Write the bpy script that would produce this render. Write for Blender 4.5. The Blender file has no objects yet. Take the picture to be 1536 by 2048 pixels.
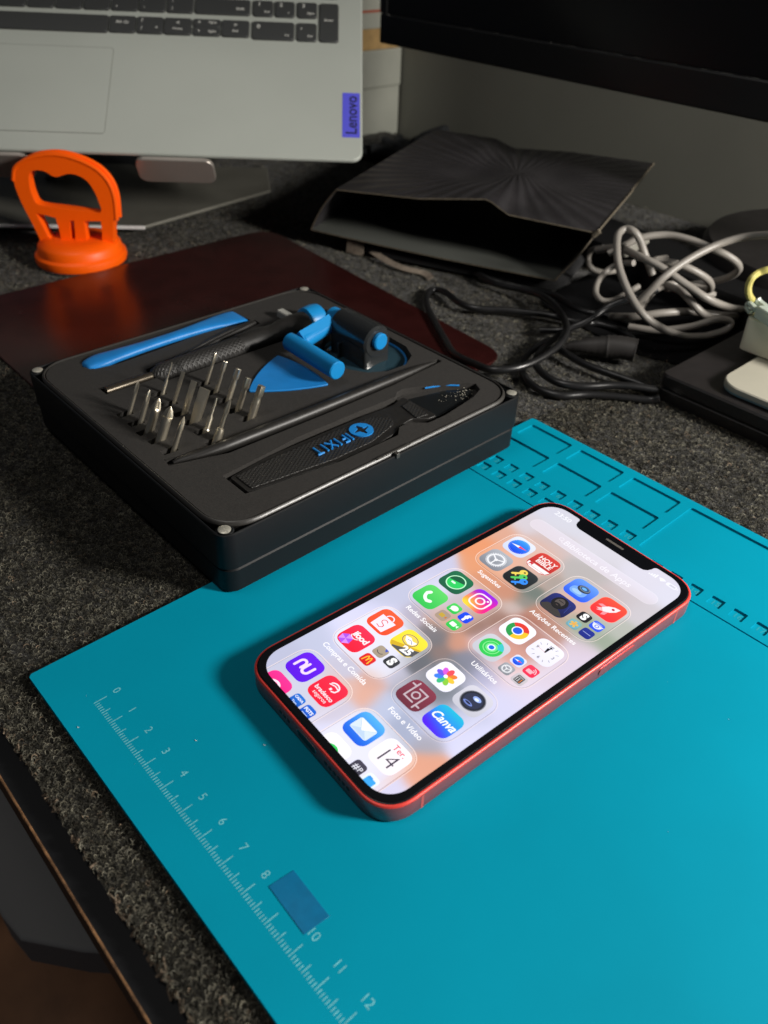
import bpy, math, random
import numpy as np
from mathutils import Vector, Matrix
from mathutils.geometry import tessellate_polygon
R = math.radians
U = 0.001            # everything below is written in millimetres

# ------------------------------------------------------------------ camera, world, lamps, exposure
sc = bpy.context.scene
cd = bpy.data.cameras.new('camera'); cam = bpy.data.objects.new('camera', cd)
sc.collection.objects.link(cam); sc.camera = cam
Mc = [[0.669, 0.7426, 0.0307], [0.4681, -0.389, -0.7935], [-0.5773, 0.5452, -0.6079]]   # right, down, forward
xr = Vector(Mc[0]).normalized(); zf = Vector(Mc[2]); zf = (zf - xr * zf.dot(xr)).normalized(); yd = zf.cross(xr)
mw = Matrix(((xr.x, -yd.x, -zf.x, 177.9715 * U), (xr.y, -yd.y, -zf.y, -52.2468 * U), (xr.z, -yd.z, -zf.z, 203.1136 * U), (0, 0, 0, 1)))
cam.matrix_world = mw
cd.sensor_fit = 'VERTICAL'; cd.sensor_height = 36; cd.sensor_width = 27
cd.lens = 36 * 1632.52 / 2048
cd.clip_start = 0.01; cd.clip_end = 20
cd.dof.use_dof = True; cd.dof.focus_distance = 0.285; cd.dof.aperture_fstop = 15

w = bpy.data.worlds.new('World'); sc.world = w; w.use_nodes = True
bg = w.node_tree.nodes['Background']; bg.inputs[0].default_value = (0.75, 0.83, 1.0, 1); bg.inputs[1].default_value = 0.03

def area(name, loc, target, size, power, col, spread=180):
    l = bpy.data.lights.new(name, 'AREA'); l.shape = 'DISK'; l.size = size * U; l.energy = power; l.color = col; l.spread = R(spread)
    o = bpy.data.objects.new(name, l); sc.collection.objects.link(o)
    o.location = Vector(loc) * U
    o.rotation_euler = (Vector(target) - Vector(loc)).to_track_quat('-Z', 'Y').to_euler()
    return o
area('desk_lamp_light', (575, 455, 350), (0, 150, 0), 140, 9.9, (1.0, 0.955, 0.89))
area('ceiling_light', (-150, -250, 1500), (-100, 200, 0), 500, 4.0, (1.0, 0.96, 0.91))

sc.view_settings.view_transform = 'Standard'; sc.view_settings.look = 'None'
sc.view_settings.exposure = 0; sc.view_settings.gamma = 1; sc.view_settings.use_curve_mapping = False

# ------------------------------------------------------------------ helpers
def s2l(c):
    r = []
    for v in c[:3]:
        v = v / 255.0
        r.append(v / 12.92 if v <= 0.04045 else ((v + 0.055) / 1.055) ** 2.4)
    return (r[0], r[1], r[2], 1.0)

MATS = {}
def mat(name, col, rough=0.5, metal=0.0, noise=None, bump=None, spec=0.5, coat=0.0, trans=0.0, emit=None, col2=None, sheen=0.0, streak=None):
    """noise=(scale_per_mm, amount): colour mottling;  bump=(scale_per_mm, strength, distance_mm)"""
    if name in MATS: return MATS[name]
    m = bpy.data.materials.new(name); m.use_nodes = True; nt = m.node_tree; n = nt.nodes; L = nt.links
    b = n['Principled BSDF']
    b.inputs['Base Color'].default_value = (*col, 1); b.inputs['Roughness'].default_value = rough
    b.inputs['Metallic'].default_value = metal; b.inputs['Specular IOR Level'].default_value = spec
    b.inputs['Coat Weight'].default_value = coat; b.inputs['Transmission Weight'].default_value = trans
    b.inputs['Sheen Weight'].default_value = sheen
    tc = n.new('ShaderNodeTexCoord')
    if noise:
        t = n.new('ShaderNodeTexNoise'); t.inputs['Scale'].default_value = noise[0] * 1000; t.inputs['Detail'].default_value = 6
        L.new(tc.outputs['Object'], t.inputs['Vector'])
        rp = n.new('ShaderNodeValToRGB'); rp.color_ramp.elements[0].position = 0.3; rp.color_ramp.elements[1].position = 0.7
        a = noise[1]; c2 = col2 or tuple(min(1, c * (1 + a)) for c in col); c1 = tuple(c * (1 - a) for c in col)
        rp.color_ramp.elements[0].color = (*c1, 1); rp.color_ramp.elements[1].color = (*c2, 1)
        L.new(t.outputs['Fac'], rp.inputs['Fac']); L.new(rp.outputs['Color'], b.inputs['Base Color'])
        mr = n.new('ShaderNodeMapRange'); mr.inputs['To Min'].default_value = max(0.02, rough - 0.07); mr.inputs['To Max'].default_value = min(1, rough + 0.09)
        t3 = n.new('ShaderNodeTexNoise'); t3.inputs['Scale'].default_value = noise[0] * 300; t3.inputs['Detail'].default_value = 8
        L.new(tc.outputs['Object'], t3.inputs['Vector'])
        L.new(t3.outputs['Fac'], mr.inputs['Value']); L.new(mr.outputs['Result'], b.inputs['Roughness'])
    if bump:
        t2 = n.new('ShaderNodeTexNoise'); t2.inputs['Scale'].default_value = bump[0] * 1000; t2.inputs['Detail'].default_value = 4
        mp = n.new('ShaderNodeMapping'); L.new(tc.outputs['Object'], mp.inputs['Vector'])
        if streak: mp.inputs['Scale'].default_value = streak
        L.new(mp.outputs['Vector'], t2.inputs['Vector'])
        bp = n.new('ShaderNodeBump'); bp.inputs['Strength'].default_value = bump[1]; bp.inputs['Distance'].default_value = bump[2] * U
        L.new(t2.outputs['Fac'], bp.inputs['Height']); L.new(bp.outputs['Normal'], b.inputs['Normal'])
    MATS[name] = m
    return m

def knurl(name, col, rough, per_mm=1.1):
    """diamond knurl bump from two crossed waves in object space"""
    m = mat(name, col, rough); nt = m.node_tree; n = nt.nodes; L = nt.links
    tc = n.new('ShaderNodeTexCoord'); sp = n.new('ShaderNodeSeparateXYZ'); L.new(tc.outputs['Object'], sp.inputs[0])
    outs = []
    for sg in (1, -1):
        a = n.new('ShaderNodeMath'); a.operation = 'MULTIPLY_ADD'; a.inputs[1].default_value = sg * 1.6
        L.new(sp.outputs['X'], a.inputs[0]); L.new(sp.outputs['Y'], a.inputs[2])
        bq = n.new('ShaderNodeMath'); bq.operation = 'MULTIPLY'; bq.inputs[1].default_value = per_mm * 1000 * 2.2
        L.new(a.outputs[0], bq.inputs[0])
        s = n.new('ShaderNodeMath'); s.operation = 'SINE'; L.new(bq.outputs[0], s.inputs[0]); outs.append(s)
    mx = n.new('ShaderNodeMath'); mx.operation = 'MAXIMUM'; L.new(outs[0].outputs[0], mx.inputs[0]); L.new(outs[1].outputs[0], mx.inputs[1])
    bp = n.new('ShaderNodeBump'); bp.inputs['Strength'].default_value = 0.6; bp.inputs['Distance'].default_value = 0.25 * U
    L.new(mx.outputs[0], bp.inputs['Height']); L.new(bp.outputs['Normal'], n['Principled BSDF'].inputs['Normal'])
    return m

def vcolmat(name, rough=0.8, emit=0.0, spec=0.5, base=1.0):
    m = bpy.data.materials.new(name); m.use_nodes = True; n = m.node_tree.nodes; L = m.node_tree.links
    b = n['Principled BSDF']; a = n.new('ShaderNodeAttribute'); a.attribute_name = 'Col'
    b.inputs['Roughness'].default_value = rough; b.inputs['Specular IOR Level'].default_value = spec
    if emit:
        b.inputs['Base Color'].default_value = (0.01, 0.01, 0.012, 1)
        L.new(a.outputs['Color'], b.inputs['Emission Color']); b.inputs['Emission Strength'].default_value = emit
    else:
        L.new(a.outputs['Color'], b.inputs['Base Color'])
    return m

def tag(o, label=None, cat=None, group=None, kind=None):
    if label: o['label'] = label
    if cat: o['category'] = cat
    if group: o['group'] = group
    if kind: o['kind'] = kind
    return o

def thing(name, label, cat, loc=(0, 0, 0), rz=0, group=None):
    o = bpy.data.objects.new(name, None); sc.collection.objects.link(o)
    o.empty_display_size = 0.01
    o.location = Vector(loc) * U; o.rotation_euler = (0, 0, rz)
    return tag(o, label, cat, group)

def rrect(w_, h_, r, n=8, cx=0, cy=0, power=2.0):
    pts = []
    for i, (sx, sy, a0) in enumerate(((1, -1, -90), (1, 1, 0), (-1, 1, 90), (-1, -1, 180))):
        for k in range(n + 1):
            a = R(a0 + 90 * k / n); c, s = math.cos(a), math.sin(a)
            if power != 2.0:
                c = math.copysign(abs(c) ** (2 / power), c); s = math.copysign(abs(s) ** (2 / power), s)
            pts.append((cx + sx * (w_ / 2 - r) + r * c, cy + sy * (h_ / 2 - r) + r * s))
    return pts

def catmull(P, n=8, closed=False):
    P = [Vector(p) for p in P]; out = []; m = len(P)
    for i in range(m if closed else m - 1):
        p0 = P[i - 1] if (i > 0 or closed) else P[0] * 2 - P[1]
        p1 = P[i]; p2 = P[(i + 1) % m]
        p3 = P[(i + 2) % m] if (i + 2 < m or closed) else P[-1] * 2 - P[-2]
        for k in range(n):
            t = k / n
            out.append(0.5 * ((2 * p1) + (p2 - p0) * t + (2 * p0 - 5 * p1 + 4 * p2 - p3) * t * t + (3 * p1 - p0 - 3 * p2 + p3) * t ** 3))
    if not closed: out.append(P[-1])
    return out

class MB:
    def __init__(s): s.v = []; s.f = []; s.m = []; s.c = []; s.mi = 0; s.col = None; s.X = None
    def xf(s, M): s.X = M; return s
    def add(s, vs, fs):
        b = len(s.v)
        for p in vs:
            p = Vector(p)
            if s.X is not None: p = s.X @ p
            s.v.append(tuple(p))
        for f in fs: s.f.append([i + b for i in f]); s.m.append(s.mi); s.c.append(s.col)
        return s
    def box(s, x0, x1, y0, y1, z0, z1):
        return s.add([(x0, y0, z0), (x1, y0, z0), (x1, y1, z0), (x0, y1, z0), (x0, y0, z1), (x1, y0, z1), (x1, y1, z1), (x0, y1, z1)],
                     [(3, 2, 1, 0), (4, 5, 6, 7), (0, 1, 5, 4), (1, 2, 6, 5), (2, 3, 7, 6), (3, 0, 4, 7)])
    def rings(s, rings, cap0=True, cap1=True, closed=True):
        n = len(rings[0]); vs = [p for r in rings for p in r]; fs = []
        for i in range(len(rings) - 1):
            for k in range(n if closed else n - 1):
                a = i * n + k; b = i * n + (k + 1) % n
                fs.append((a, b, b + n, a + n))
        if cap0: fs.append(tuple(reversed(range(n))))
        if cap1: fs.append(tuple(range((len(rings) - 1) * n, len(rings) * n)))
        return s.add(vs, fs)
    def prism(s, poly, z0, z1):
        return s.rings([[(x, y, z0) for x, y in poly], [(x, y, z1) for x, y in poly]])
    def rslab(s, w_, h_, r, prof, cx=0, cy=0, n=8, power=2.0):
        """rounded rectangle stacked through prof=[(inset,z),...]"""
        return s.rings([[(x, y, z) for x, y in rrect(w_ - 2 * i, h_ - 2 * i, max(r - i, 0.05), n, cx, cy, power)] for i, z in prof])
    def tube(s, pts, r, n=10, cap=True):
        pts = [Vector(p) for p in pts]; m = len(pts)
        rr = r if isinstance(r, (list, tuple)) else [r] * m
        T = []
        for i in range(m):
            t = pts[min(i + 1, m - 1)] - pts[max(i - 1, 0)]; T.append(t.normalized() if t.length > 1e-9 else Vector((0, 0, 1)))
        up = Vector((0, 0, 1)) if abs(T[0].z) < 0.9 else Vector((1, 0, 0))
        nrm = (up - T[0] * up.dot(T[0])).normalized(); rings = []
        for i in range(m):
            nrm = (nrm - T[i] * nrm.dot(T[i])).normalized(); bi = T[i].cross(nrm)
            rings.append([pts[i] + (nrm * math.cos(2 * math.pi * k / n) + bi * math.sin(2 * math.pi * k / n)) * rr[i] for k in range(n)])
        return s.rings(rings, cap, cap)
    def lathe(s, prof, n=48, cx=0, cy=0):
        return s.rings([[(cx + r * math.cos(2 * math.pi * k / n), cy + r * math.sin(2 * math.pi * k / n), z) for k in range(n)] for r, z in prof])
    def holed(s, outer, holes, z, depths, floor_mat=None):
        """sheet with real recesses: top at z, each hole has walls and a floor"""
        loops = [[Vector((x, y, 0)) for x, y in outer]] + [[Vector((x, y, 0)) for x, y in h] for h in holes]
        tris = tessellate_polygon(loops); flat = [p for l in loops for p in l]
        fs = []
        for t in tris:
            a, b, c = (flat[i] for i in t)
            if abs((b - a).cross(c - a).z) < 1e-9: continue
            fs.append(t if (b - a).cross(c - a).z > 0 else (t[0], t[2], t[1]))
        s.add([(p.x, p.y, z) for p in flat], fs)
        for h, d in zip(holes, depths):
            n = len(h); ar = sum(h[i][0] * h[(i + 1) % n][1] - h[(i + 1) % n][0] * h[i][1] for i in range(n))
            hh = h if ar > 0 else h[::-1]
            vs = [(x, y, z) for x, y in hh] + [(x, y, z - d) for x, y in hh]
            fs = [(i, (i + 1) % n, n + (i + 1) % n, n + i) for i in range(n)]
            s.add(vs, fs)
            ft = tessellate_polygon([[Vector((x, y, 0)) for x, y in hh]])
            P = [Vector((x, y, 0)) for x, y in hh]
            s.add([(x, y, z - d) for x, y in hh], [t if (P[t[1]] - P[t[0]]).cross(P[t[2]] - P[t[0]]).z > 0 else (t[0], t[2], t[1]) for t in ft])
        return s
    def build(s, name, mats, parent=None, smooth=35, bevel=0, seg=2, sub=0, angle=35):
        me = bpy.data.meshes.new(name)
        me.from_pydata([(x * U, y * U, z * U) for x, y, z in s.v], [], s.f)
        if not isinstance(mats, (list, tuple)): mats = [mats]
        for m_ in mats: me.materials.append(m_)
        me.polygons.foreach_set('material_index', s.m)
        if any(c is not None for c in s.c):
            at = me.color_attributes.new('Col', 'FLOAT_COLOR', 'CORNER'); buf = []
            for f, c in zip(s.f, s.c):
                if c is None: c = (1, 1, 1, 1)
                if isinstance(c[0], (tuple, list)):
                    for q in c: buf.extend(q)
                else: buf.extend(list(c) * len(f))
            at.data.foreach_set('color', buf)
        me.validate(); me.update()
        if smooth and s.f:
            me.polygons.foreach_set('use_smooth', [True] * len(me.polygons))
            me.set_sharp_from_angle(angle=R(smooth))
        o = bpy.data.objects.new(name, me); sc.collection.objects.link(o)
        if parent: o.parent = parent
        if bevel:
            b = o.modifiers.new('bevel', 'BEVEL'); b.width = bevel * U; b.segments = seg; b.limit_method = 'ANGLE'; b.angle_limit = R(angle); b.harden_normals = False
        if sub:
            b = o.modifiers.new('sub', 'SUBSURF'); b.levels = sub; b.render_levels = sub
        return o

_tc = {}
def text2d(txt, size, bold=0.0, align='CENTER', shear=0.0, space=1.0):
    """flat text as (verts2d, tris); size = text height scale in mm"""
    key = (txt, bold, align, shear, space)
    if key not in _tc:
        cu = bpy.data.curves.new('t', 'FONT'); cu.body = txt; cu.align_x = align; cu.align_y = 'CENTER'; cu.offset = bold; cu.shear = shear
        cu.space_character = space; cu.resolution_u = 3
        o = bpy.data.objects.new('t', cu); sc.collection.objects.link(o)
        dg = bpy.context.evaluated_depsgraph_get(); me = bpy.data.meshes.new_from_object(o.evaluated_get(dg))
        _tc[key] = ([(v.co.x, v.co.y) for v in me.vertices], [tuple(p.vertices) for p in me.polygons])
        bpy.data.objects.remove(o); bpy.data.curves.remove(cu); bpy.data.meshes.remove(me)
    v, f = _tc[key]
    return [(x * size, y * size) for x, y in v], f

def put_text(mb, txt, size, M, bold=0.0, align='CENTER', shear=0.0, space=1.0):
    v, f = text2d(txt, size, bold, align, shear, space)
    mb.add([M @ Vector((x, y, 0)) for x, y in v], f); return mb
# ------------------------------------------------------------------ setting
M_wall = mat('wall_paint', (0.19, 0.19, 0.16), 0.8, noise=(0.004, 0.12), bump=(0.5, 0.25, 0.4))
tag(MB().box(-1600, 1600, 600, 620, -740, 1500).build('wall', M_wall), kind='structure')
M_floor = mat('floor_wood', (0.30, 0.14, 0.065), 0.45, noise=(0.008, 0.45), bump=(0.05, 0.2, 1), streak=(1, 12, 1))
tag(MB().box(-1600, 1600, -1600, 600, -760, -740).build('floor', M_floor), kind='structure')
M_desk = mat('desk_black', (0.008, 0.0085, 0.010), 0.6, noise=(0.05, 0.2), bump=(1.2, 0.15, 0.1), spec=0.25)
M_edge = mat('desk_worn_edge', (0.22, 0.11, 0.045), 0.7, noise=(0.25, 0.6), bump=(0.9, 0.6, 0.4))
M_dkbrown = mat('desk_side', (0.03, 0.019, 0.012), 0.6, noise=(0.05, 0.3))
dk = thing('desk', 'black topped desk with a worn brown front edge', 'desk', (0, 270, -7))
MB().box(-900, 900, -305.3, 315, -16, 0).build('desktop', M_desk, dk)
rng = random.Random(4)
mb = MB(); ring = []
nE = 260
for i in range(nE + 1):
    x = -300 + 600 * i / nE
    a = 0.5 * rng.random() + (1.1 if rng.random() < 0.06 else 0) * rng.random()
    ring.append([(x, -305.3, 0.05), (x, -305.5 - a * 0.3, 0.12 + 0.15 * a), (x, -305.9 - a * 0.25, -0.1), (x, -305.9, -0.6), (x, -305.3, -0.7)])
mb.rings(ring, True, True).build('worn_edge', M_edge, dk, smooth=60)
MB().box(-900, 900, -305.8, -305.35, -18, -0.75).build('front_band', M_dkbrown, dk)
M_grey = mat('grey_fabric', (0.17, 0.17, 0.17), 0.9, bump=(2, 0.4, 0.3))
gb = MB().prism([(-500, -44), (-150, -50), (-128, -47), (-98, -23), (-86, -11), (-60, 20), (-60, 260), (-500, 260)], -330, -300).build('storage_box', M_grey, bevel=2)
tag(gb, 'plain grey storage box under the desk, seen past the desk edge', 'box')

# ---- carpet with pile
M_carp = mat('carpet_felt', (0.026, 0.025, 0.023), 0.95, noise=(0.9, 0.7), bump=(0.9, 1.0, 1.2), sheen=0.15)
g = np.random.default_rng(7)
CX0, CX1, CY0, CY1 = -520, 330, -27.7, 578
nx, ny = 284, 203
xs = np.linspace(CX0, CX1, nx); ys = np.linspace(CY0, CY1, ny)
edge = np.convolve(g.normal(0, 1, nx + 8), np.ones(3) / 3, 'same')[4:-4] * 0.55
V = []
for j, y in enumerate(ys):
    for i, x in enumerate(xs):
        V.append((x, y + (edge[i] if j == 0 else 0), -3.1 + g.normal(0, 0.12)))
F = [(j * nx + i, j * nx + i + 1, (j + 1) * nx + i + 1, (j + 1) * nx + i) for j in range(ny - 1) for i in range(nx - 1)]
b0 = len(V)
for i, x in enumerate(xs): V.append((x, CY0 + edge[i] + 0.3, -7.05))
F += [(b0 + i, b0 + i + 1, i + 1, i) for i in range(nx - 1)]
mb = MB(); mb.add(V, F)
tag(mb.build('carpet', M_carp, smooth=60), 'dark charcoal felt carpet laid over the desk', 'carpet')

def fibres(name, regions, seed):
    g = np.random.default_rng(seed); P0 = []; W_ = []
    for (x0, x1, y0, y1, dens, sc_) in regions:
        n = int((x1 - x0) * (y1 - y0) * dens)
        P0.append(np.stack([g.uniform(x0, x1, n), g.uniform(y0, y1, n), np.full(n, -3.2)], 1)); W_.append(np.full(n, sc_))
    P0 = np.concatenate(P0); Wd = np.concatenate(W_); n = len(P0)
    seg = 5
    rad = g.uniform(0.3, 0.95, n) * (0.75 + Wd * 0.35); a0 = g.uniform(0, 2 * np.pi, n); sweep = g.uniform(1.6, 5.2, n) * np.where(g.random(n) < .5, 1, -1)
    tilt = g.uniform(-0.5, 0.5, (n, 2)); lift = g.uniform(0.1, 1.3, n)
    wd = g.uniform(0.04, 0.085, n) * Wd
    pts = np.zeros((n, seg + 1, 3)); nor = np.zeros((n, seg + 1, 3))
    for k in range(seg + 1):
        a = a0 + sweep * k / seg; dx = rad * np.cos(a); dy = rad * np.sin(a)
        pts[:, k, 0] = P0[:, 0] + dx; pts[:, k, 1] = P0[:, 1] + dy
        pts[:, k, 2] = P0[:, 2] + 0.25 + lift * np.sin(np.pi * k / seg) + tilt[:, 0] * dx + tilt[:, 1] * dy
        nor[:, k, 0] = np.cos(a) * 0.8; nor[:, k, 1] = np.sin(a) * 0.8; nor[:, k, 2] = 0.6
    vs = np.stack([pts - nor * wd[:, None, None], pts + nor * wd[:, None, None]], 2).reshape(-1, 3) * U
    base = np.arange(n)[:, None] * (2 * (seg + 1)) + np.arange(seg)[None, :] * 2
    q = np.stack([base, base + 1, base + 3, base + 2], 2).reshape(-1, 4)
    me = bpy.data.meshes.new(name); me.vertices.add(len(vs)); me.vertices.foreach_set('co', vs.ravel())
    me.loops.add(q.size); me.loops.foreach_set('vertex_index', q.ravel().astype(np.int32))
    me.polygons.add(len(q)); me.polygons.foreach_set('loop_start', (np.arange(len(q)) * 4).astype(np.int32))
    me.update()
    # clumped shade: dark grey wool with some tan and olive hairs
    t = g.random(n); cl = 0.5 + 0.5 * np.sin(P0[:, 0] * 0.21 + 3 * np.sin(P0[:, 1] * 0.13)) * np.cos(P0[:, 1] * 0.27 + 2 * np.sin(P0[:, 0] * 0.11))
    v = 0.012 + 0.25 * t ** 3.2 * (0.55 + 0.6 * cl)
    hue = g.random(n)
    rgb = np.stack([v * 1.08, v * (0.99 + 0.05 * hue), v * (0.72 + 0.12 * hue)], 1)
    tan = (hue > .97); rgb[tan] = v[tan, None] * np.array([1.7, 1.25, 0.85])
    col = np.concatenate([rgb, np.ones((n, 1))], 1); col = np.repeat(col, seg * 4, 0)
    at = me.color_attributes.new('Col', 'FLOAT_COLOR', 'CORNER'); at.data.foreach_set('color', col.ravel().astype(np.float32))
    me.materials.append(vcolmat(name, 0.85, spec=0.25)); me.validate()
    o = bpy.data.objects.new(name, me); sc.collection.objects.link(o)
    return o
tag(fibres('carpet_pile', [(-75, 120, -28.3, -14, 6, 1), (-75, 120, -14, -10, 2, 1), (-140, -15, -10, 60, 4, 1), (-260, -140, 0, 80, 2.3, 1.2), (-25, 175, 236, 310, 2.2, 1.3), (-20, 60, 225, 240, 2, 1.2),
     (-140, 0, 236, 360, 1.1, 1.4), (-330, -140, 270, 420, 0.8, 1.5), (-420, -325, 90, 330, 0.9, 1.5), (-330, -240, -28, 66, 1.0, 1.3), (-175, -24, 212, 240, 1.0, 1.3), (-240, -75, -28, 0, 1.6, 1.2), (-330, -240, 66, 90, .8, 1.4), (-520, -420, -28, 578, .35, 1.8), (-420, -330, -28, 90, .7, 1.5), (-420, -330, 330, 578, .35, 1.8), (-330, 330, 420, 578, .35, 1.8), (0, 330, 310, 420, .5, 1.5), (175, 330, 236, 310, .8, 1.4), (120, 330, -28, -14, 1.5, 1.1)], 11), kind='stuff')
# frayed lumps on the cut edge
M_fray = mat('frayed_thread', (0.17, 0.125, 0.085), 0.9, bump=(3, 0.8, 0.3))
mb = MB(); rr_ = random.Random(9); x = -70
while x < 120:
    n_ = 1 if rr_.random() < 0.6 else 4
    for k in range(n_):
        cx = x + rr_.uniform(-1.2, 1.2); cy = CY0 + rr_.uniform(-0.9, 0.1); cz = -3.5 + rr_.uniform(-1.3, 0.5); r_ = rr_.uniform(0.22, 0.6) * (1.3 if n_ > 1 else 1)
        mb.tube(catmull([(cx + rr_.uniform(-1, 1) * r_ * 3, cy + rr_.uniform(-1, 1) * r_ * 2, cz + rr_.uniform(-1, 1) * r_ * 2) for _ in range(4)], 3), r_ * 0.42, 5)
    x += rr_.uniform(0.8, 4.5)
tag(mb.build('frayed_edge', M_fray, smooth=70), kind='stuff')

# ------------------------------------------------------------------ silicone repair mat
M_teal = mat('teal_silicone', (0.0, 0.255, 0.375), 0.6, noise=(0.012, 0.07), bump=(1.6, 0.09, 0.08), spec=0.06)
M_ink = mat('pale_ink', (0.15, 0.50, 0.56), 0.6, noise=(1.5, 0.25))
mt = thing('repair_mat', 'teal silicone repair mat under the red phone, with ruler and parts trays', 'mat', (0, 0, -3))
holes = []; dep = []
def H(x0, x1, y0, y1, r, d): holes.append(rrect(x1 - x0, y1 - y0, r, 4, (x0 + x1) / 2, (y0 + y1) / 2)); dep.append(d)
for i in range(3):
    xa = -20.7 + 28.7 * i
    H(xa, xa + 24.0, 219.8, 231.6, 1.0, 0.9); H(xa, xa + 24.0, 203.0, 214.9, 1.0, 0.9)
H(65.4, 175, 192.6, 231.8, 1.2, 0.9); H(182, 300, 192.6, 231.8, 1.2, 0.9)
pk = []
for i in range(10): pk.append((-20.2 + 8.8 * i, 195.1))
for i in range(36): pk.append((-20.2 + 8.77 * i, 186.9))
for x, y in pk: H(x - 2.6, x + 2.6, y - 2.65, y + 2.65, 0.5, 0.8)
H(-23.4, 325, 180.1, 180.8, 0.2, 0.6)
outer = [(-23.9, -13.9), (-22.9, -14.9), (325, -14.9), (326, -13.9), (326, 235.3), (325, 236.3), (-23.5, 236.3), (-24.6, 235.4), (-24.8, 222), (-23.9, 219)]
mb = MB(); mb.holed(outer, holes, 3.0, dep)
mb.rings([[(x, y, 0) for x, y in outer], [(x, y, 3.0) for x, y in outer]], True, False)
mb.build('mat_sheet', M_teal, mt, bevel=0.25, angle=50)
mb = MB()
for i, (x, y) in enumerate(pk):
    put_text(mb, str(i + 1 if i < 10 else i - 9), 3.6, Matrix.Translation((x, y, 2.24)), 0.02)
mb.build('pocket_numbers', M_ink if False else mat('teal_raised', (0.02, 0.30, 0.38), 0.35), mt)
mb = MB()
for i in range(0, 301):
    L_ = 4.3 if i % 10 == 0 else (2.9 if i % 5 == 0 else 1.5)
    mb.add([(i - .14, -4.3, 3.02), (i + .14, -4.3, 3.02), (i + .14, -4.3 + L_, 3.02), (i - .14, -4.3 + L_, 3.02)], [(0, 1, 2, 3)])
for k in range(31):
    put_text(mb, str(k), 3.6, Matrix.Translation((10 * k - 0.2, 3.4, 3.02)), -0.005)
mb.build('ruler_marks', M_ink, mt, smooth=0)
M_film = mat('blue_film', (0.0, 0.135, 0.29), 0.35, noise=(0.3, 0.08))
tag(MB().prism([(83.6, 9.6), (82.9, 2.2), (98.4, 1.6), (99.0, 9.1)][::-1], 0.05, 0.16).build('film_sticker', M_film, bevel=0.03), 'small blue film rectangle stuck on the teal mat over the ruler figure nine', 'sticker')
mb = MB(); rd = random.Random(2)
for k in range(14):
    x, y = rd.uniform(-10, 150), rd.uniform(-10, 180); s_ = rd.uniform(0.05, 0.13)
    if k < 3: (x, y), s_ = [((46.5, 26.5)), ((32, 12)), ((5, -12))][k], 0.25
    mb.tube([(x, y, 0.1), (x + s_ * 1.5, y + s_ * rd.uniform(-1, 2), 0.14), (x + s_ * 2.4, y + s_, 0.1)], s_ * 0.4, 5)
tag(mb.build('lint', mat('lint', (0.6, 0.6, 0.55), 0.9)), kind='stuff')

# ------------------------------------------------------------------ leather mouse pad
M_leather = mat('oxblood_leatherette', (0.026, 0.0055, 0.005), 0.24, noise=(0.06, 0.2), bump=(2.0, 0.10, 0.08), spec=0.55)
def roundpoly(P, r, n=6):
    out = []; m = len(P)
    for i in range(m):
        a, b, c = Vector(P[i - 1]), Vector(P[i]), Vector(P[(i + 1) % m]); ri = r[i] if isinstance(r, (list, tuple)) else r
        u = (a - b).normalized(); v = (c - b).normalized(); p0 = b + u * ri; p1 = b + v * ri
        for k in range(n + 1):
            t = k / n; q = p0 * (1 - t) ** 2 + b * 2 * t * (1 - t) + p1 * t * t; out.append((q.x, q.y))
    return out
mp = roundpoly([(-327, 64.7), (-79, 64.7), (-78, 279), (-329, 297)], [14, 14, 16, 20])
tag(MB().prism(mp, -3.0, -1.2).build('mouse_pad', M_leather, bevel=0.4), 'glossy dark red leather mouse pad lying partly under the black tool case', 'mouse pad')
# ------------------------------------------------------------------ tool case
BX, BY, BR = -95.8, 134.6, R(0.3)
def case_pt(x, y, z):
    c, s = math.cos(BR), math.sin(BR); return (BX + c * x - s * y, BY + s * x + c * y, z)
M_case = mat('case_plastic', (0.0075, 0.0082, 0.0092), 0.48, bump=(3.5, 0.25, 0.06), spec=0.22)
M_foam = mat('eva_foam', (0.020, 0.018, 0.016), 0.85, noise=(1.2, 0.3), bump=(3.0, 0.5, 0.15))
M_steel = mat('bit_steel', (0.86, 0.78, 0.62), 0.30, 0.95, bump=(2, 0.1, 0.05))
M_mag = mat('magnet_nickel', (0.60, 0.58, 0.50), 0.4, 0.6, noise=(1.5, 0.25))
cs = thing('tool_case', 'open square black repair tool case with a grey foam insert and steel corner magnets', 'tool case', (BX, BY, 0), BR)
W2, H2 = 79.8, 80.3
MB().rslab(2 * W2 - 1.0, 2 * H2 - 1.0, 6, [(1.0, -3.48), (0, -2.4), (0, 7.0), (0.8, 7.8)], n=8).build('lid', M_case, cs)
shell = MB()
def ringpts(i, z, r=6): return [(x, y, z) for x, y in rrect(2 * W2 - 2 * i, 2 * H2 - 2 * i, max(r - i, 0.8), 8)]
shell.rings([ringpts(1.0, 7.9), ringpts(0, 8.6), ringpts(0, 23.2), ringpts(0.1, 23.8), ringpts(0.5, 24.1), ringpts(0.9, 24.1), ringpts(1.1, 22.9), ringpts(1.8, 22.6), ringpts(1.85, 19)], True, True)
def rimpts(i, z): return [(x, y, z) for x, y in rrect(2 * 78.2 - 2 * i, 2 * 78.8 - 2 * i, 17 - i, 10, power=2.2)]
rim_ = MB(); rim_.rings([rimpts(0, 23.4), rimpts(0, 23.9), rimpts(0.85, 24.95), rimpts(1.05, 25.0), rimpts(1.3, 24.85), rimpts(1.35, 22.4)], False, False)
rim_.build('rim', mat('rim_plastic', (0.03, 0.028, 0.025), 0.4, bump=(2.2, 0.5, 0.08), spec=0.8), cs, smooth=40)
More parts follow.
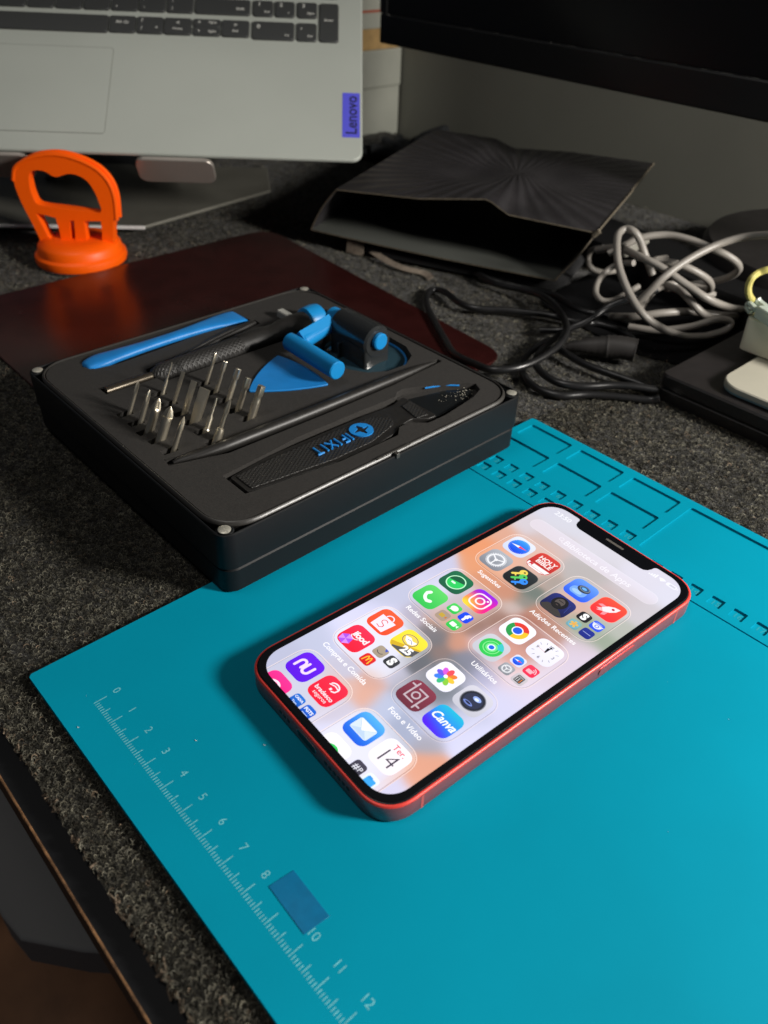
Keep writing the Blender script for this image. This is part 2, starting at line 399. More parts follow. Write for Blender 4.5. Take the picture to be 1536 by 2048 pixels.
for sx, sy in ((1, -1), (-1, -1), (1, 1), (-1, 1)):
    cx, cy = sx * 75.6, sy * 76.3
    shell.rings([[(cx + r_ * math.cos(a), cy + r_ * math.sin(a), z_) for a in [2 * math.pi * k / 24 for k in range(24)]] for r_, z_ in ((3.4, 19.05), (3.4, 23.7), (3.0, 24.1))], False, True)
sh = shell.build('tray_shell', M_case, cs, bevel=0.0)
cl = MB(); cl.box(77.0, 78.1, -7, 11, 24.7, 25.2)
cl.box(78.11, 80.4, 1.2, 3.0, 23.0, 25.2); cl.build('catch', mat('catch_plastic', (0.05, 0.047, 0.042), 0.35), cs, bevel=0.15)
for sx, sy in ((1, -1), (-1, -1), (1, 1), (-1, 1)):
    MB().lathe([(0.1, 24.05), (2.2, 24.1), (2.35, 24.5), (2.1, 24.65), (0.1, 24.7)], 24, sx * 75.6, sy * 76.3).build('magnet', M_mag, cs)

# foam insert with real recesses
BITS = [(-16, -62.7, 'ph', 0.86), (-6.6, -62.7, 'ph', 1.03), (1.8, -63.4, 'ph', 1.72), (10.3, -63.1, 'ph', 1.94), (20.2, -63, 'tri', 1.03),
        (-21.9, -43.4, 'pin', 0.45), (-11.6, -44, 'flat', 0.72), (-1.7, -44.9, 'flat', 1.13), (6.7, -44.9, 'flat', 1.98), (16.2, -45.5, 'pin', 0.68), (25.2, -46.3, 'hexpin', 0.90),
        (-17.7, -23.9, 'tx', 0.77), (-8.5, -24.9, 'pent', 0.90), (0.7, -24.4, 'tx', 1.13), (10.3, -25.9, 'tx', 1.22), (19.2, -25.4, 'tx', 1.57)]
fo = rrect(2 * 76.3, 2 * 76.9, 15.5, 10, power=2.3)
fh = []; fd = []
spud = [(-71.6, -56.5), (-73.2, -51), (-70.2, -30), (-70.4, -8), (-76.0, 24), (-75.6, 28), (-60.4, 29.4), (-58.6, 26), (-62, 3), (-59.6, -25), (-58.6, -46), (-60.5, -56), (-66, -59.6)]
fh.append(spud); fd.append(5)
fh.append([(-45.6, -38.5), (-42.0, -39.5), (-43.4, -28), (-53.6, 31.0), (-59.2, 31.4), (-54.0, 4)]); fd.append(4)
fh.append([(-41.2, -63), (-36.0, -63), (-35.4, -39), (-30.4, -38), (-30.2, 58), (-33, 68), (-47, 68), (-50.5, 58), (-50.0, 24), (-44.5, -37), (-41.0, -38.5)]); fd.append(9)
fh.append([(-23.6, 54), (-20, 45), (-12.5, 37.5), (-2, 33.2), (12, 33.4), (20.5, 38.6), (25.4, 47), (25.8, 58), (21, 66.5), (12, 71.2), (-4, 72.2), (-17, 69), (-23.2, 62)]); fd.append(8)
fh.append([(24.0, -70.2), (29.2, -70.6), (36.4, -48), (37.2, 0), (36.8, 40), (34.2, 76 - 2.2), (31.4, 73.8), (30.2, 40), (29.2, -5), (29.4, -48)]); fd.append(6)
jim = [(47.9, -58.8), (62.9, -58.8), (68.9, -17.9), (69.2, 12.4), (65.0, 17), (64.6, 22.5), (70.2, 29), (70.4, 38.9), (67.4, 60), (64.5, 67.5), (59.5, 70), (52.6, 61.5), (45.5, 49.0), (42.2, 40.5), (42.4, 37), (45.3, 33), (44.6, 13.7), (44.2, -20), (46.3, -38.3)]
fh.append(jim); fd.append(3.2)
for x, y, k, r_ in BITS:
    fh.append([(x - 1.9, y - 5.4), (x + 1.6, y - 5.2), (x + 2.0, y + 0.9), (x - 1.7, y + 1.3)]); fd.append(2.6)
mb = MB(); mb.holed(fo, fh, 24.4, fd)
mb.rings([[(x, y, 17.5) for x, y in fo], [(x, y, 24.4) for x, y in fo]], True, False)
mb.build('foam_insert', M_foam, cs, smooth=30, bevel=0.22, angle=60)
# faint size marks pressed in the foam beside the bits
mb = MB()
sizes = ['PH000', 'PH00', 'PH0', 'PH1', 'Y000', '1.3', '1.5', '2.5', '4.0', 'P2', 'MID', 'T5', 'P5', 'T6', 'T8', 'T15']
for (x, y, k, r_), t_ in zip(BITS, sizes):
    put_text(mb, t_, 2.4, Matrix.Translation((x + 5.0, y - 4.5, 24.43)) @ Matrix.Rotation(R(-90), 4, 'Z'), -0.01)
mb.build('size_marks', mat('foam_mark', (0.012, 0.011, 0.010), 0.7), cs, smooth=0)

# ---- things lying in the case (each its own)
M_blue = mat('blue_plastic', (0.012, 0.20, 0.56), 0.42, noise=(0.08, 0.12), bump=(0.6, 0.12, 0.2), spec=0.4)
M_blue2 = mat('blue_gloss', (0.008, 0.215, 0.52), 0.35, bump=(0.8, 0.05, 0.1), spec=0.4)
M_blk = mat('black_nylon', (0.013, 0.012, 0.011), 0.46, bump=(1.5, 0.2, 0.08), noise=(0.5, 0.25))
M_knurl = knurl('black_knurl', (0.015, 0.014, 0.013), 0.5)
def intray(name, label, cat, x, y, z=0, rz=0, group=None): return thing(name, label, cat, case_pt(x, y, z), BR + rz, group)

# blue opening tool (spudger): cross sections along y, blunt rounded end to wide flat end
def section(cx, y, hw, hh, z, n=14):
    return [(cx + hw * math.copysign(abs(math.cos(a)) ** 0.6, math.cos(a)), y, z + hh * math.copysign(abs(math.sin(a)) ** 0.75, math.sin(a))) for a in [2 * math.pi * k / n for k in range(n)]][::-1]
mb = MB()
secs = [(-65.8, -58.6, 2.6, .8, 23.6), (-65.8, -57, 4.4, 1.5, 24.0), (-65.8, -51, 5.6, 2.0, 24.5), (-65.3, -42, 4.6, 1.9, 25.0), (-65.0, -27, 3.6, 1.8, 25.3), (-65.2, -10, 3.5, 1.8, 25.4), (-66.3, 5, 4.6, 1.7, 25.2), (-67.3, 16, 6.2, 1.4, 24.9), (-67.7, 24, 7.0, 1.0, 24.6), (-67.9, 28.2, 7.4, .45, 24.2)]
P = catmull([(a, b, c) for a, b, c, d, e in secs], 4); Q = catmull([(d, e, 0) for a, b, c, d, e in secs], 4)
mb.rings([section(p.x, p.y, p.z, q.x, q.y) for p, q in zip(P, Q)])
o = mb.build('opening_tool', M_blue, smooth=50); o.location = Vector((BX, BY, 0)) * U; o.rotation_euler = (0, 0, BR)
tag(o, 'bright blue plastic opening tool lying in the outermost slot of the black case foam', 'pry tool')

# tweezers
mb = MB(); t_ = thing('tweezers', 'slim black tweezers in the narrow foam slot beside the blue opening tool', 'tweezers', (BX, BY, 0), BR)
for s_ in (-1, 1):
    MB().tube(catmull([(-43.9, -37, 23.2), (-46.5 + s_ * .6, -24, 23.6), (-50.5 + s_ * 1.2, -4, 24.1), (-54.0 + s_ * 1.2, 14, 24.5), (-56.6 + s_ * .4, 29.5, 24.4)], 5), [0.5] * 5 + [0.9] * 6 + [1.2] * 5 + [1.3] * 4 + [1.0], 8).build('arm', M_blk, t_)

# precision driver
drv = thing('screwdriver', 'black knurled precision screwdriver with a blue swivel cap and long thin shaft', 'screwdriver', (BX, BY, 0), BR)
def ytube(mb, cx, cz, prof, n=28): return mb.rings([[(cx + r_ * math.sin(a), y, cz + r_ * math.cos(a)) for a in [2 * math.pi * k / n for k in range(n)]] for y, r_ in prof])
ytube(MB(), -39.0, 24.0, [(-62, 1.2), (-61.6, 1.9), (-39.6, 1.9), (-39.2, 2.0)]).build('shaft', mat('shaft_dark', (0.10, 0.085, 0.065), 0.33, 0.8), drv)
ytube(MB(), -38.8, 23.4, [(-39, 2.6), (-38, 3.6), (-35, 4.8), (-33, 5.1), (-3, 5.6), (8, 5.7)]).build('grip', M_knurl, drv)
ytube(MB(), -39.2, 23.8, [(8.01, 5.5), (9, 5.8), (18, 6.2), (22, 6.2), (25, 5.7), (30, 5.7), (34, 6.6), (46, 7.2), (48.5, 6.8)]).build('handle', M_blk, drv)
ytube(MB(), -39.6, 24.8, [(48.6, 6.4), (49.2, 7.5), (54, 8.0), (57.5, 7.6), (58.6, 6.6), (59, 0.2)]).build('swivel_cap', M_blue2, drv)
MB().rslab(9.5, 4.2, 1, [(0, 24.6), (0, 27.6), (.5, 28.1)], -50.6, 44.5).xf(None).build('white_clip', mat('frosted_clip', (0.36, 0.36, 0.33), 0.5), drv)

# suction handle
sh_ = thing('suction_tool', 'blue T handle with a small black suction cup at the back of the black case', 'suction cup', (BX, BY, 0), BR)
def rod(mb, a, b, r_, n=28, bev=0.5):
    a, b = Vector(a), Vector(b); d = (b - a).normalized()
    return mb.tube([a, a + d * 0.01, a + d * bev, b - d * bev, b - d * 0.01, b], [0.01, r_ - bev, r_, r_, r_ - bev, 0.01], n, False)
rod(MB(), (-15.6, 21.2, 31.8), (21.5, 19.9, 31.8), 4.3).build('crossbar', M_blue2, sh_)
mb = MB(); rod(mb, (-11, 24.6, 32.2), (-14.5, 46, 34.5), 4.0); mb.tube([(-11.0, 24, 35.9), (-13.6, 41, 38.2)], [1.1, 1.1], 8)
mb.tube([(-11.2, 24, 34.0 + .1), (-13.8, 44, 36.6)], [3.6, 3.4], 4)
mb.build('stem', M_blue2, sh_)
rod(MB(), (-19.5, 50.5, 34.6), (-12.5, 50.2, 34.6), 5.2).build('pivot', M_blue2, sh_)
M_rub = mat('dark_rubber', (0.022, 0.024, 0.025), 0.22, bump=(0.6, 0.1, 0.15), coat=0.3)
mb = MB(); rod(mb, (-12.3, 50.2, 33.8), (14.8, 49.8, 33.8), 8.0, 36, 1.0)
mb.rings([[(x, y, z) for x, y in rrect(26, 15.6, 1.5, 4, 1.4, 50)] for z in (20.5, 33)])
mb.build('housing', M_rub, sh_)
rod(MB(), (14.6, 49.8, 35.0), (17.4, 49.8, 35.0), 4.0, 28, .6).build('push_button', M_blue2, sh_)
M_smoke = mat('smoky_cup', (0.02, 0.045, 0.06), 0.12, bump=(0.15, 0.25, 1.0), coat=0.6)
MB().rings([[(1.5 + (r_ * 1.06) * math.cos(a), 53 + r_ * 0.84 * math.sin(a), z_) for a in [2 * math.pi * k / 56 for k in range(56)]] for r_, z_ in ((21.5, 18.4), (22.3, 19.6), (21.4, 21.2), (14, 22.2), (9, 23.6), (7, 26))]).build('cup', M_smoke, sh_)
mb = MB(); mb.tube([(1.5 + 22.6 * math.cos(a), 53 + 18.6 * math.sin(a), 21.2) for a in [R(d) for d in range(-10, 125, 5)]], 0.55, 8)
mb.build('blue_rim', M_blue, sh_)
mb = MB(); mb.box(-3.4, -2.4, 40, 42.5, 21.5, 30); mb.build('rib', M_rub, sh_, bevel=.3)

# blue triangular pick
def arc(a, b, bulge, n=8):
    a, b = Vector(a), Vector(b); m = (a + b) / 2; d = (b - a); nrm = Vector((d.y, -d.x)).normalized()
    return [((a * (1 - t) + b * t + nrm * bulge * 4 * t * (1 - t)).x, (a * (1 - t) + b * t + nrm * bulge * 4 * t * (1 - t)).y) for t in [k / n for k in range(n)]]
pk_ = roundpoly(arc((1.6, -14.6), (18.9, 16.6), 1.9) + arc((18.9, 16.6), (-18.2, 15.9), 2.6) + arc((-18.2, 15.9), (1.6, -14.6), 2.2), 0.5, 1)
mb = MB(); mb.prism([(x, y) for x, y in pk_], 24.42, 25.3); o = mb.build('opening_pick', M_blue, bevel=.25); o.location = Vector((BX, BY, 0)) * U; o.rotation_euler = (0, 0, BR)
tag(o, 'flat blue triangular opening pick on the foam in front of the T handle', 'pick')

# black spudger rod
mb = MB()
secs = [(26.8, -67.6, 23.4, 1.0, .3), (27.4, -65, 23.8, 1.7, .8), (29.4, -58, 24.4, 2.4, 1.4), (31.2, -50, 24.6, 2.5, 2.1), (32.0, -40, 24.7, 2.6, 2.5), (33.0, -5, 24.8, 2.6, 2.5), (33.2, 30, 24.8, 2.5, 2.4), (33.0, 52, 24.6, 2.1, 2.0), (32.8, 62, 24.6, 1.5, 1.4), (32.6, 71, 24.2, .5, .5)]
P = catmull([(a, b, c) for a, b, c, d, e in secs], 4); Q = catmull([(d, e, 0) for a, b, c, d, e in secs], 4)
mb.rings([[(p.x + q.x * math.cos(a), p.y, p.z + q.y * math.sin(a)) for a in [-2 * math.pi * k / 16 for k in range(16)]] for p, q in zip(P, Q)])
o = mb.build('spudger', M_blk, smooth=50); o.location = Vector((BX, BY, 0)) * U; o.rotation_euler = (0, 0, BR)
tag(o, 'long round black spudger running between the steel bits and the wide pry tool', 'spudger')

# jimmy (wide opening tool) with blue logo
jm = thing('opening_knife', 'wide black textured opening tool with a blue cross logo and blue lettering', 'pry tool', (BX, BY, 0), BR)
hnd = [(49.2, -56.6), (61.4, -56.6), (67.2, -17.9), (67.4, 4), (66.0, 14), (63.0, 19.5), (62.0, 27), (66.5, 33), (66.8, 37.5), (46.0, 37.0), (48.6, 28), (47.4, 14), (46.9, -5), (46.6, -38)]
MB().prism(roundpoly(hnd, 1.2, 3), 21.2, 23.3).build('handle', M_blk, jm, bevel=.5)
MB().prism(roundpoly([(50.3, -54.5), (60.6, -54.5), (65.3, -18), (65.2, 2), (61.0, 17.5), (56.5, 20.5), (50.6, 14), (49.2, -8), (49.2, -38)], 1.0, 3), 23.3, 23.75).build('grip_pad', M_knurl, jm, bevel=.2)
MB().prism([(52.0, 30.6), (63.4, 28.6), (64.6, 34.6), (51.0, 36.8)], 23.3, 23.8).build('thumb_grip', M_knurl, jm, bevel=.2)
MB().prism(roundpoly([(47.2, 37.1), (66.6, 37.6), (65.6, 56), (62.0, 65.5), (58.5, 67.4), (52.5, 58)], 1.5, 4), 21.4, 22.1).build('blade', mat('dark_blade', (0.025, 0.028, 0.03), 0.25, 0.6), jm, bevel=.1)
mb = MB(); rb = random.Random(5)
for k in range(55):
    x = rb.gauss(59.5, 2.6); y = rb.gauss(59.5, 4.5)
    if 48 < x < 66 and 42 < y < 67:
        s_ = rb.uniform(0.12, 0.5); a = rb.uniform(0, 3.1)
        mb.tube([(x, y, 22.3), (x + s_ * math.cos(a), y + s_ * math.sin(a), 22.4 + s_ * .2)], s_ * .3, 5)
tag(mb.build('glue_crumbs', mat('crumbs', (0.45, 0.42, 0.34), 0.7), jm))
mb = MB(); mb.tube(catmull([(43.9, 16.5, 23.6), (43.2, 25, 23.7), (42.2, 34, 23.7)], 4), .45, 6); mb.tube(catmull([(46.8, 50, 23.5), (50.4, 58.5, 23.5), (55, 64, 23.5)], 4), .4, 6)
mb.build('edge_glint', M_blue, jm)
lx, ly = 56.2, 3.6
mb = MB(); outer_ = [(lx + 5.1 * math.cos(2 * math.pi * k / 48), ly + 5.1 * math.sin(2 * math.pi * k / 48)) for k in range(48)]
cr = []
a_, b_, t1 = 3.6, 1.55, 0.42
for q in range(4):
    th = q * math.pi / 2
    for x, y in ((a_, -t1), (a_, t1), (b_, t1 + .35), (b_ - .35, b_)):
        cr.append((lx + x * math.cos(th) - y * math.sin(th), ly + x * math.sin(th) + y * math.cos(th)))
mb.holed(outer_, [cr], 24.35, [0.5]); mb.rings([[(x, y, 23.7) for x, y in outer_], [(x, y, 24.35) for x, y in outer_]], True, False)
mb.build('logo', M_blue, jm, bevel=.1)
MB().prism([(lx + 4.2 * math.cos(2 * math.pi * k / 32), ly + 4.2 * math.sin(2 * math.pi * k / 32)) for k in range(32)], 23.86, 23.92).build('logo_cross', M_blk, jm)
# raised letters IFIXIT as rounded strokes; text runs along -y, letter tops towards +x
mb = MB()
def stroke(pts, y0):
    P = [(54.6 + 5.1 * v, y0 - u, 24.2) for u, v in pts]
    mb.tube([P[0]] + P[1:], .5, 8)
yy = -3.6
for ch in 'IFIXIT':
    if ch == 'I': stroke([(0, 0), (0, 1)], yy); yy -= 1.9
    if ch == 'F': stroke([(0, 0), (0, 1)], yy); stroke([(0, 1), (2.3, 1)], yy); stroke([(0, .5), (2.0, .5)], yy); yy -= 4.3
    if ch == 'X': stroke([(-.1, 0), (3.1, 1)], yy); stroke([(3.1, 0), (-.1, 1)], yy); yy -= 5.0
    if ch == 'T': yy -= .6; stroke([(1.3, 0), (1.3, 1)], yy); stroke([(-.2, 1), (2.8, 1)], yy); yy -= 4
mb.build('lettering', M_blue, jm)

# screwdriver bits, tilted in their slots
dirv = Vector((0, 6.2, 12.5)).normalized()
def bit_mesh(kind, r_):
    mb = MB(); n = 18; L_ = 14.0
    def ring_(z, rf):
        return [(rf(a) * math.cos(a), rf(a) * math.sin(a), z) for a in [2 * math.pi * k / n for k in range(n)]]
    circ = lambda q: (lambda a: q)
    hexf = lambda q: (lambda a: q / max(math.cos(((a + math.pi / 6) % (math.pi / 3)) - math.pi / 6), .8))
    star = lambda q: (lambda a: q * (1 + .16 * math.cos(6 * a)))
    cross = lambda q, d: (lambda a: q * (1 - d * abs(math.sin(2 * a)) ** 1.5))
    if kind == 'ph':
        rr = [ring_(-4, hexf(r_)), ring_(7.5, hexf(r_ * .98)), ring_(8.6, circ(r_ * 1.02)), ring_(9.4, cross(r_ * 1.15, .3)), ring_(L_ - 3 * r_ * .8, cross(r_ * 1.12, .5)), ring_(L_ - .9 * r_, cross(r_ * .75, .5)), ring_(L_, cross(r_ * .12, .1))]
    elif kind == 'tri':
        rr = [ring_(-4, circ(r_)), ring_(8, circ(r_)), ring_(8.6, lambda a: r_ * (1.05 + .2 * math.cos(3 * a))), ring_(11.5, lambda a: r_ * (.8 + .22 * math.cos(3 * a))), ring_(L_, lambda a: r_ * .1)]
    elif kind == 'flat':
        def fl(z, wx, wy): return [(wx * math.cos(a), wy * math.sin(a), z) for a in [2 * math.pi * k / n for k in range(n)]]
        def fb(z, wx, wy): return [(wx * max(-1, min(1, 1.3 * math.cos(a))), wy * max(-1, min(1, 1.3 * math.sin(a))), z) for a in [2 * math.pi * k / n for k in range(n)]]
        rr = [ring_(-4, circ(r_)), fb(7, r_, r_ * .9), fb(9, r_ * 1.0, r_ * .75), fb(11.5, r_ * 1.12, r_ * .38), fb(L_, r_ * 1.15, r_ * .16)]
    elif kind == 'pin':
        rr = [ring_(-4, circ(r_ * 1.9)), ring_(0.1, circ(r_ * 2.2)), ring_(.9, circ(r_ * 1.6)), ring_(5.5, circ(r_ * 1.6)), ring_(6.6, circ(r_ * .8)), ring_(L_ - 1, circ(r_ * .7)), ring_(L_, circ(r_ * .45))]
    elif kind == 'hexpin':
        rr = [ring_(-4, hexf(r_ * 1.9)), ring_(3.0, hexf(r_ * 1.9)), ring_(4.8, circ(r_ * 1.5)), ring_(5.2, circ(r_ * .9)), ring_(11, circ(r_ * .8)), ring_(12.2, star(r_ * 1.0)), ring_(15.5, star(r_ * .8)), ring_(17.2, circ(r_ * .5))]
    else:
        rr = [ring_(-4, hexf(r_)), ring_(6.5, hexf(r_)), ring_(7.4, circ(r_ * .95)), ring_(9, circ(r_ * .85)), ring_(9.8, star(r_ * 1.05)), ring_(L_ - .2, star(r_ * 1.0)), ring_(L_, star(r_ * .85))]
    return mb.rings(rr)
kinds = {'ph': 'cross tipped', 'tri': 'three sided', 'flat': 'flat blade', 'pin': 'thin pin', 'hexpin': 'stepped hex', 'tx': 'star tipped', 'pent': 'five lobed'}
rown = ['row by the case rim', 'middle row', 'row by the blue pick']
ordn = ['first', 'second', 'third', 'fourth', 'fifth', 'sixth']
Z3 = Matrix.Rotation(-math.atan2(6.2, 12.5), 4, 'X')
for i, (x, y, k, r_) in enumerate(BITS):
    row = 0 if y < -55 else (1 if y < -35 else 2); pos = i - (0, 5, 11)[row]
    o = bit_mesh(k, r_).build('screwdriver_bit', M_steel, smooth=28)
    o.location = Vector(case_pt(x, y, 24.4)) * U; o.rotation_mode = 'QUATERNION'
    o.rotation_quaternion = (Matrix.Rotation(BR, 4, 'Z') @ Z3 @ Matrix.Rotation(R(17 * i), 4, 'Z' if k != 'flat' else 'Z')).to_quaternion() if k != 'flat' else (Matrix.Rotation(BR, 4, 'Z') @ Z3 @ Matrix.Rotation(R(35), 4, 'Z')).to_quaternion()
    tag(o, f'{kinds[k]} steel bit, {ordn[pos]} from left in the {rown[row]}', 'screwdriver bit', 'steel bits standing in the foam')

# the whole case with everything in it, settled to its measured height
CAMP = Vector((177.97, -52.25, 203.11)) * U; KS = 0.9832
for o in list(sc.collection.objects):
    if o.parent is None and o.name.split('.')[0] in ('tool_case', 'opening_tool', 'tweezers', 'screwdriver', 'suction_tool', 'opening_pick', 'spudger', 'opening_knife', 'screwdriver_bit'):
        o.location = CAMP + (o.location - CAMP) * KS; o.scale = (KS, KS, KS)
# ------------------------------------------------------------------ orange suction puller
M_or = mat('orange_plastic', (1.0, 0.115, 0.0), 0.45, bump=(0.3, 0.08, 0.3), spec=0.35)
cup = thing('suction_puller', 'bright orange plastic suction puller with a loop handle standing at the mouse pad edge', 'suction cup', (-355, 163, -3), R(46))
MB().lathe([(24, 0.0), (28.6, 0.3), (29.6, 3.6), (29.2, 6.4), (27.2, 7.8), (26.6, 12.0), (25.2, 13.8), (22, 14.6), (21, 15.2), (14, 15.4), (0.1, 15.4)], 64).build('base', M_or, cup, smooth=40)
MB().lathe([(0.1, 0.02), (25, 0.04), (29.9, 0.1), (30.1, .9), (29, 1.4)], 48).build('rubber_ring', mat('black_rubber', (0.012, 0.012, 0.012), .6), cup)
k_ = 0.338 / 3.84
def hp(pts): return [((x - 607) * k_ * .90 + 1.5 + .12 * (1000 - y) * k_, (1068 - y) * k_ * .893) for x, y in pts]
def smooth2(pts, n=4): return [(p.x, p.y) for p in catmull([(x, y, 0) for x, y in pts], n, True)]
out_ = hp([(300, 950), (262, 870), (205, 730), (140, 580), (98, 420), (120, 330), (190, 275), (300, 230), (450, 212), (600, 238), (755, 305), (850, 400), (895, 520), (905, 620), (885, 720), (880, 860), (862, 950), (600, 960)])
h1 = hp([(232, 350), (290, 325), (360, 335), (435, 372), (530, 345), (610, 350), (690, 395), (740, 470), (768, 540), (785, 640), (640, 632), (470, 618), (285, 598), (240, 530), (222, 440)])
h2 = hp([(255, 668), (330, 680), (412, 700), (432, 790), (450, 900), (380, 900), (335, 850), (290, 750)])
h3 = hp([(525, 715), (562, 715), (566, 900), (530, 900)])
h4 = hp([(645, 715), (782, 710), (790, 800), (786, 900), (665, 900), (650, 800)])
mb = MB(); loops = smooth2(out_, 3); hs = [smooth2(h1, 3), h2, h3, h4]
L3 = [[Vector((x, y, 0)) for x, y in l] for l in [loops] + hs]
tris = tessellate_polygon(L3); flat = [p for l in L3 for p in l]
T_ = 4.2
fr = [];
for t in tris:
    a, b, c = (flat[i] for i in t); s_ = (b - a).cross(c - a).z
    if abs(s_) > 1e-9: fr.append(t if s_ > 0 else (t[0], t[2], t[1]))
nF = len(flat)
vs = [(p.x, -T_, p.y) for p in flat] + [(p.x, T_, p.y) for p in flat]
fs = list(fr) + [tuple(nF + i for i in reversed(t)) for t in fr]
o_ = 0
for li, l in enumerate(L3):
    n = len(l); ar = sum(l[i].x * l[(i + 1) % n].y - l[(i + 1) % n].x * l[i].y for i in range(n))
    for i in range(n):
        a, b = o_ + i, o_ + (i + 1) % n
        ccw = (ar > 0)
        f = (b, a, a + nF, b + nF)
        if (li == 0) == ccw: fs.append(f)
        else: fs.append(f[::-1])
    o_ += n
mb.add(vs, fs)
# outer stiffening rib round the grip
rim = [(p.x, -T_ * 0.0, p.y) for p in catmull([(x, y, 0) for x, y in hp([(98, 420), (120, 330), (190, 275), (300, 230), (450, 212), (600, 238), (755, 305), (850, 400), (895, 520), (908, 700)])], 6)]
hd = mb.build('handle', M_or, cup, smooth=45, bevel=1.0, seg=3, angle=50)
mb = MB()
for off in (-3.3, 3.3):
    mb.tube([(x * 1.01, off, z * 1.01) for x, _, z in rim], 1.5, 8)
mb.build('grip_rib', M_or, cup)

# ------------------------------------------------------------------ laptop on its stand
LB = Matrix(((0.6396, -0.6245, 0.4481, 0), (0.7686, 0.5194, -0.3733, 0), (-0.0098, 0.5832, 0.8123, 0), (0, 0, 0, 1)))
lc = [Vector((LB[0][i], LB[1][i], LB[2][i])) for i in range(3)]
lc[0].normalize(); lc[1] = (lc[1] - lc[0] * lc[1].dot(lc[0])).normalized(); lc[2] = lc[0].cross(lc[1])
LM = Matrix(((lc[0].x, lc[1].x, lc[2].x, 0), (lc[0].y, lc[1].y, lc[2].y, 0), (lc[0].z, lc[1].z, lc[2].z, 0), (0, 0, 0, 1)))
LO = Vector((-243.48, 314.5, 61.65))
def lthing(name, label, cat):
    o = bpy.data.objects.new(name, None); sc.collection.objects.link(o); o.empty_display_size = .01
    o.matrix_world = Matrix.Translation(LO * U) @ LM; return tag(o, label, cat)
M_alu = mat('silver_deck', (0.41, 0.435, 0.395), 0.42, 0.15, noise=(0.006, 0.07), bump=(6, 0.1, 0.03))
M_key = mat('key_plastic', (0.035, 0.037, 0.037), 0.5, bump=(4, 0.15, 0.04))
M_leg = mat('key_print', (0.62, 0.62, 0.58), 0.6)
M_well = mat('key_well', (0.17, 0.17, 0.155), 0.5)
lp = lthing('laptop', 'open silver laptop raised on a metal stand with dark keys and a violet corner sticker', 'laptop')
mb = MB(); mb.rslab(359, 236, 7, [(26, -16), (20, -15), (1.4, -3.2), (.1, -2.2), (0, -1.2), (.35, -.35), (1.0, 0)], -179.5, 118, 8)
mb.build('base', M_alu, lp, smooth=15)
MB().rslab(351, 118, 3, [(0, -1), (0, .06)], -14 - 330 / 2 - 5, 95.4 + 56, 4).build('keyboard_tray', M_alu, lp)
tp = [(x, y) for x, y in rrect(105, 69, 2, 6, -166 - 52.5, 14.6 + 34.5)]
MB().rings([[(x, y, .02) for x, y in rrect(105.8, 69.8, 2.3, 6, -218.5, 49.1)], [(x, y, .12) for x, y in rrect(105.8, 69.8, 2.3, 6, -218.5, 49.1)]]).build('touchpad_seam', mat('seam', (0.16, 0.16, 0.145), .5), lp)
MB().rings([[(x, y, .02) for x, y in tp], [(x, y, .3) for x, y in tp]]).build('touchpad', M_alu, lp, bevel=.12)
def key(x0, x1, y0, y1, leg=()):
    mb = MB(); w_, h_ = x1 - x0, y1 - y0; cx, cy = (x0 + x1) / 2, (y0 + y1) / 2
    mb.mi = 2; mb.rslab(w_ + .9, h_ + .9, 1.8, [(0, .07), (0, .2)], cx, cy, 4)
    mb.mi = 0
    # keys with a bowed front edge
    def kp(i, z): return [(x, y - (0.9 * (1 - ((x - cx) / (w_ / 2)) ** 2) if y < cy else 0), z) for x, y in rrect(w_ - 2 * i, h_ - 2 * i, 1.5, 5, cx, cy)]
    mb.rings([kp(0, .2), kp(0, 1.2), kp(.3, 1.5)]); mb.mi = 1
    for t_, s_, dx, dy in leg: put_text(mb, t_, s_, Matrix.Translation((cx + dx, cy + dy, 1.53)), .01)
    mb.build('key', [M_key, M_leg, M_well], lp, smooth=30)
def arrow(mbx, cx, cy, dx, dy, s):
    n_ = (-dy, dx); mbx.mi = 1
    mbx.add([(cx + dx * s, cy + dy * s, 1.53), (cx + n_[0] * s, cy + n_[1] * s, 1.53), (cx - n_[0] * s, cy - n_[1] * s, 1.53)], [(0, 1, 2)])
    mbx.add([(cx - n_[0] * s * .4, cy - n_[1] * s * .4, 1.53), (cx + n_[0] * s * .4, cy + n_[1] * s * .4, 1.53), (cx + n_[0] * s * .4 - dx * s, cy + n_[1] * s * .4 - dy * s, 1.53), (cx - n_[0] * s * .4 - dx * s, cy - n_[1] * s * .4 - dy * s, 1.53)], [(0, 3, 2, 1)])
yb0, yb1 = 96.8, 110.4
key(-266, -171.2, yb0 - .6, yb1)
key(-170, -153, yb0, yb1, [('Alt Gr', 3.4, 0, 1.2)])
key(-151.8, -134.6, yb0, yb1, [('?', 4.2, -5.4, 3.4), ('/', 3.8, -5.4, -3.2), ('°', 5, 4.5, -3.6)])
key(-133.6, -115.8, yb0, yb1, [('<', 4.4, 0, 2.4), ('Home', 2.6, 0, -2.6)])
key(-114.4, -96.4, yb0 + 7.1, yb1, [('^', 4.4, -5, -.4), ('PgUp', 2.5, 4, .3)])
key(-114.4, -96.4, yb0, yb0 + 6.7, [('v', 3.4, -5, 0), ('PgDn', 2.5, 4, -.5)])
key(-95.2, -77.0, yb0, yb1, [('>', 4.4, 0, 2.4), ('End', 2.6, 0, -2.6)])
key(-74.6, -46.6, yb0 - 1.2, yb1, [('0', 4.6, -10, 2.6), ('Ins', 2.6, 9.5, -4.0)])
key(-44.5, -31.4, yb0 - 1.2, yb1, [(',', 5.6, -3.6, 3.8), ('Del', 2.4, 2.4, -4)])
key(-29.2, -16.6, yb0 - 1.2, 128.4, [('Enter', 2.9, 0, 1.4)])
yc0, yc1 = 115.6, 128.6
key(-114.0, -77.0, yc0, yc1, [('Shift', 3.2, 12, -2.0)])
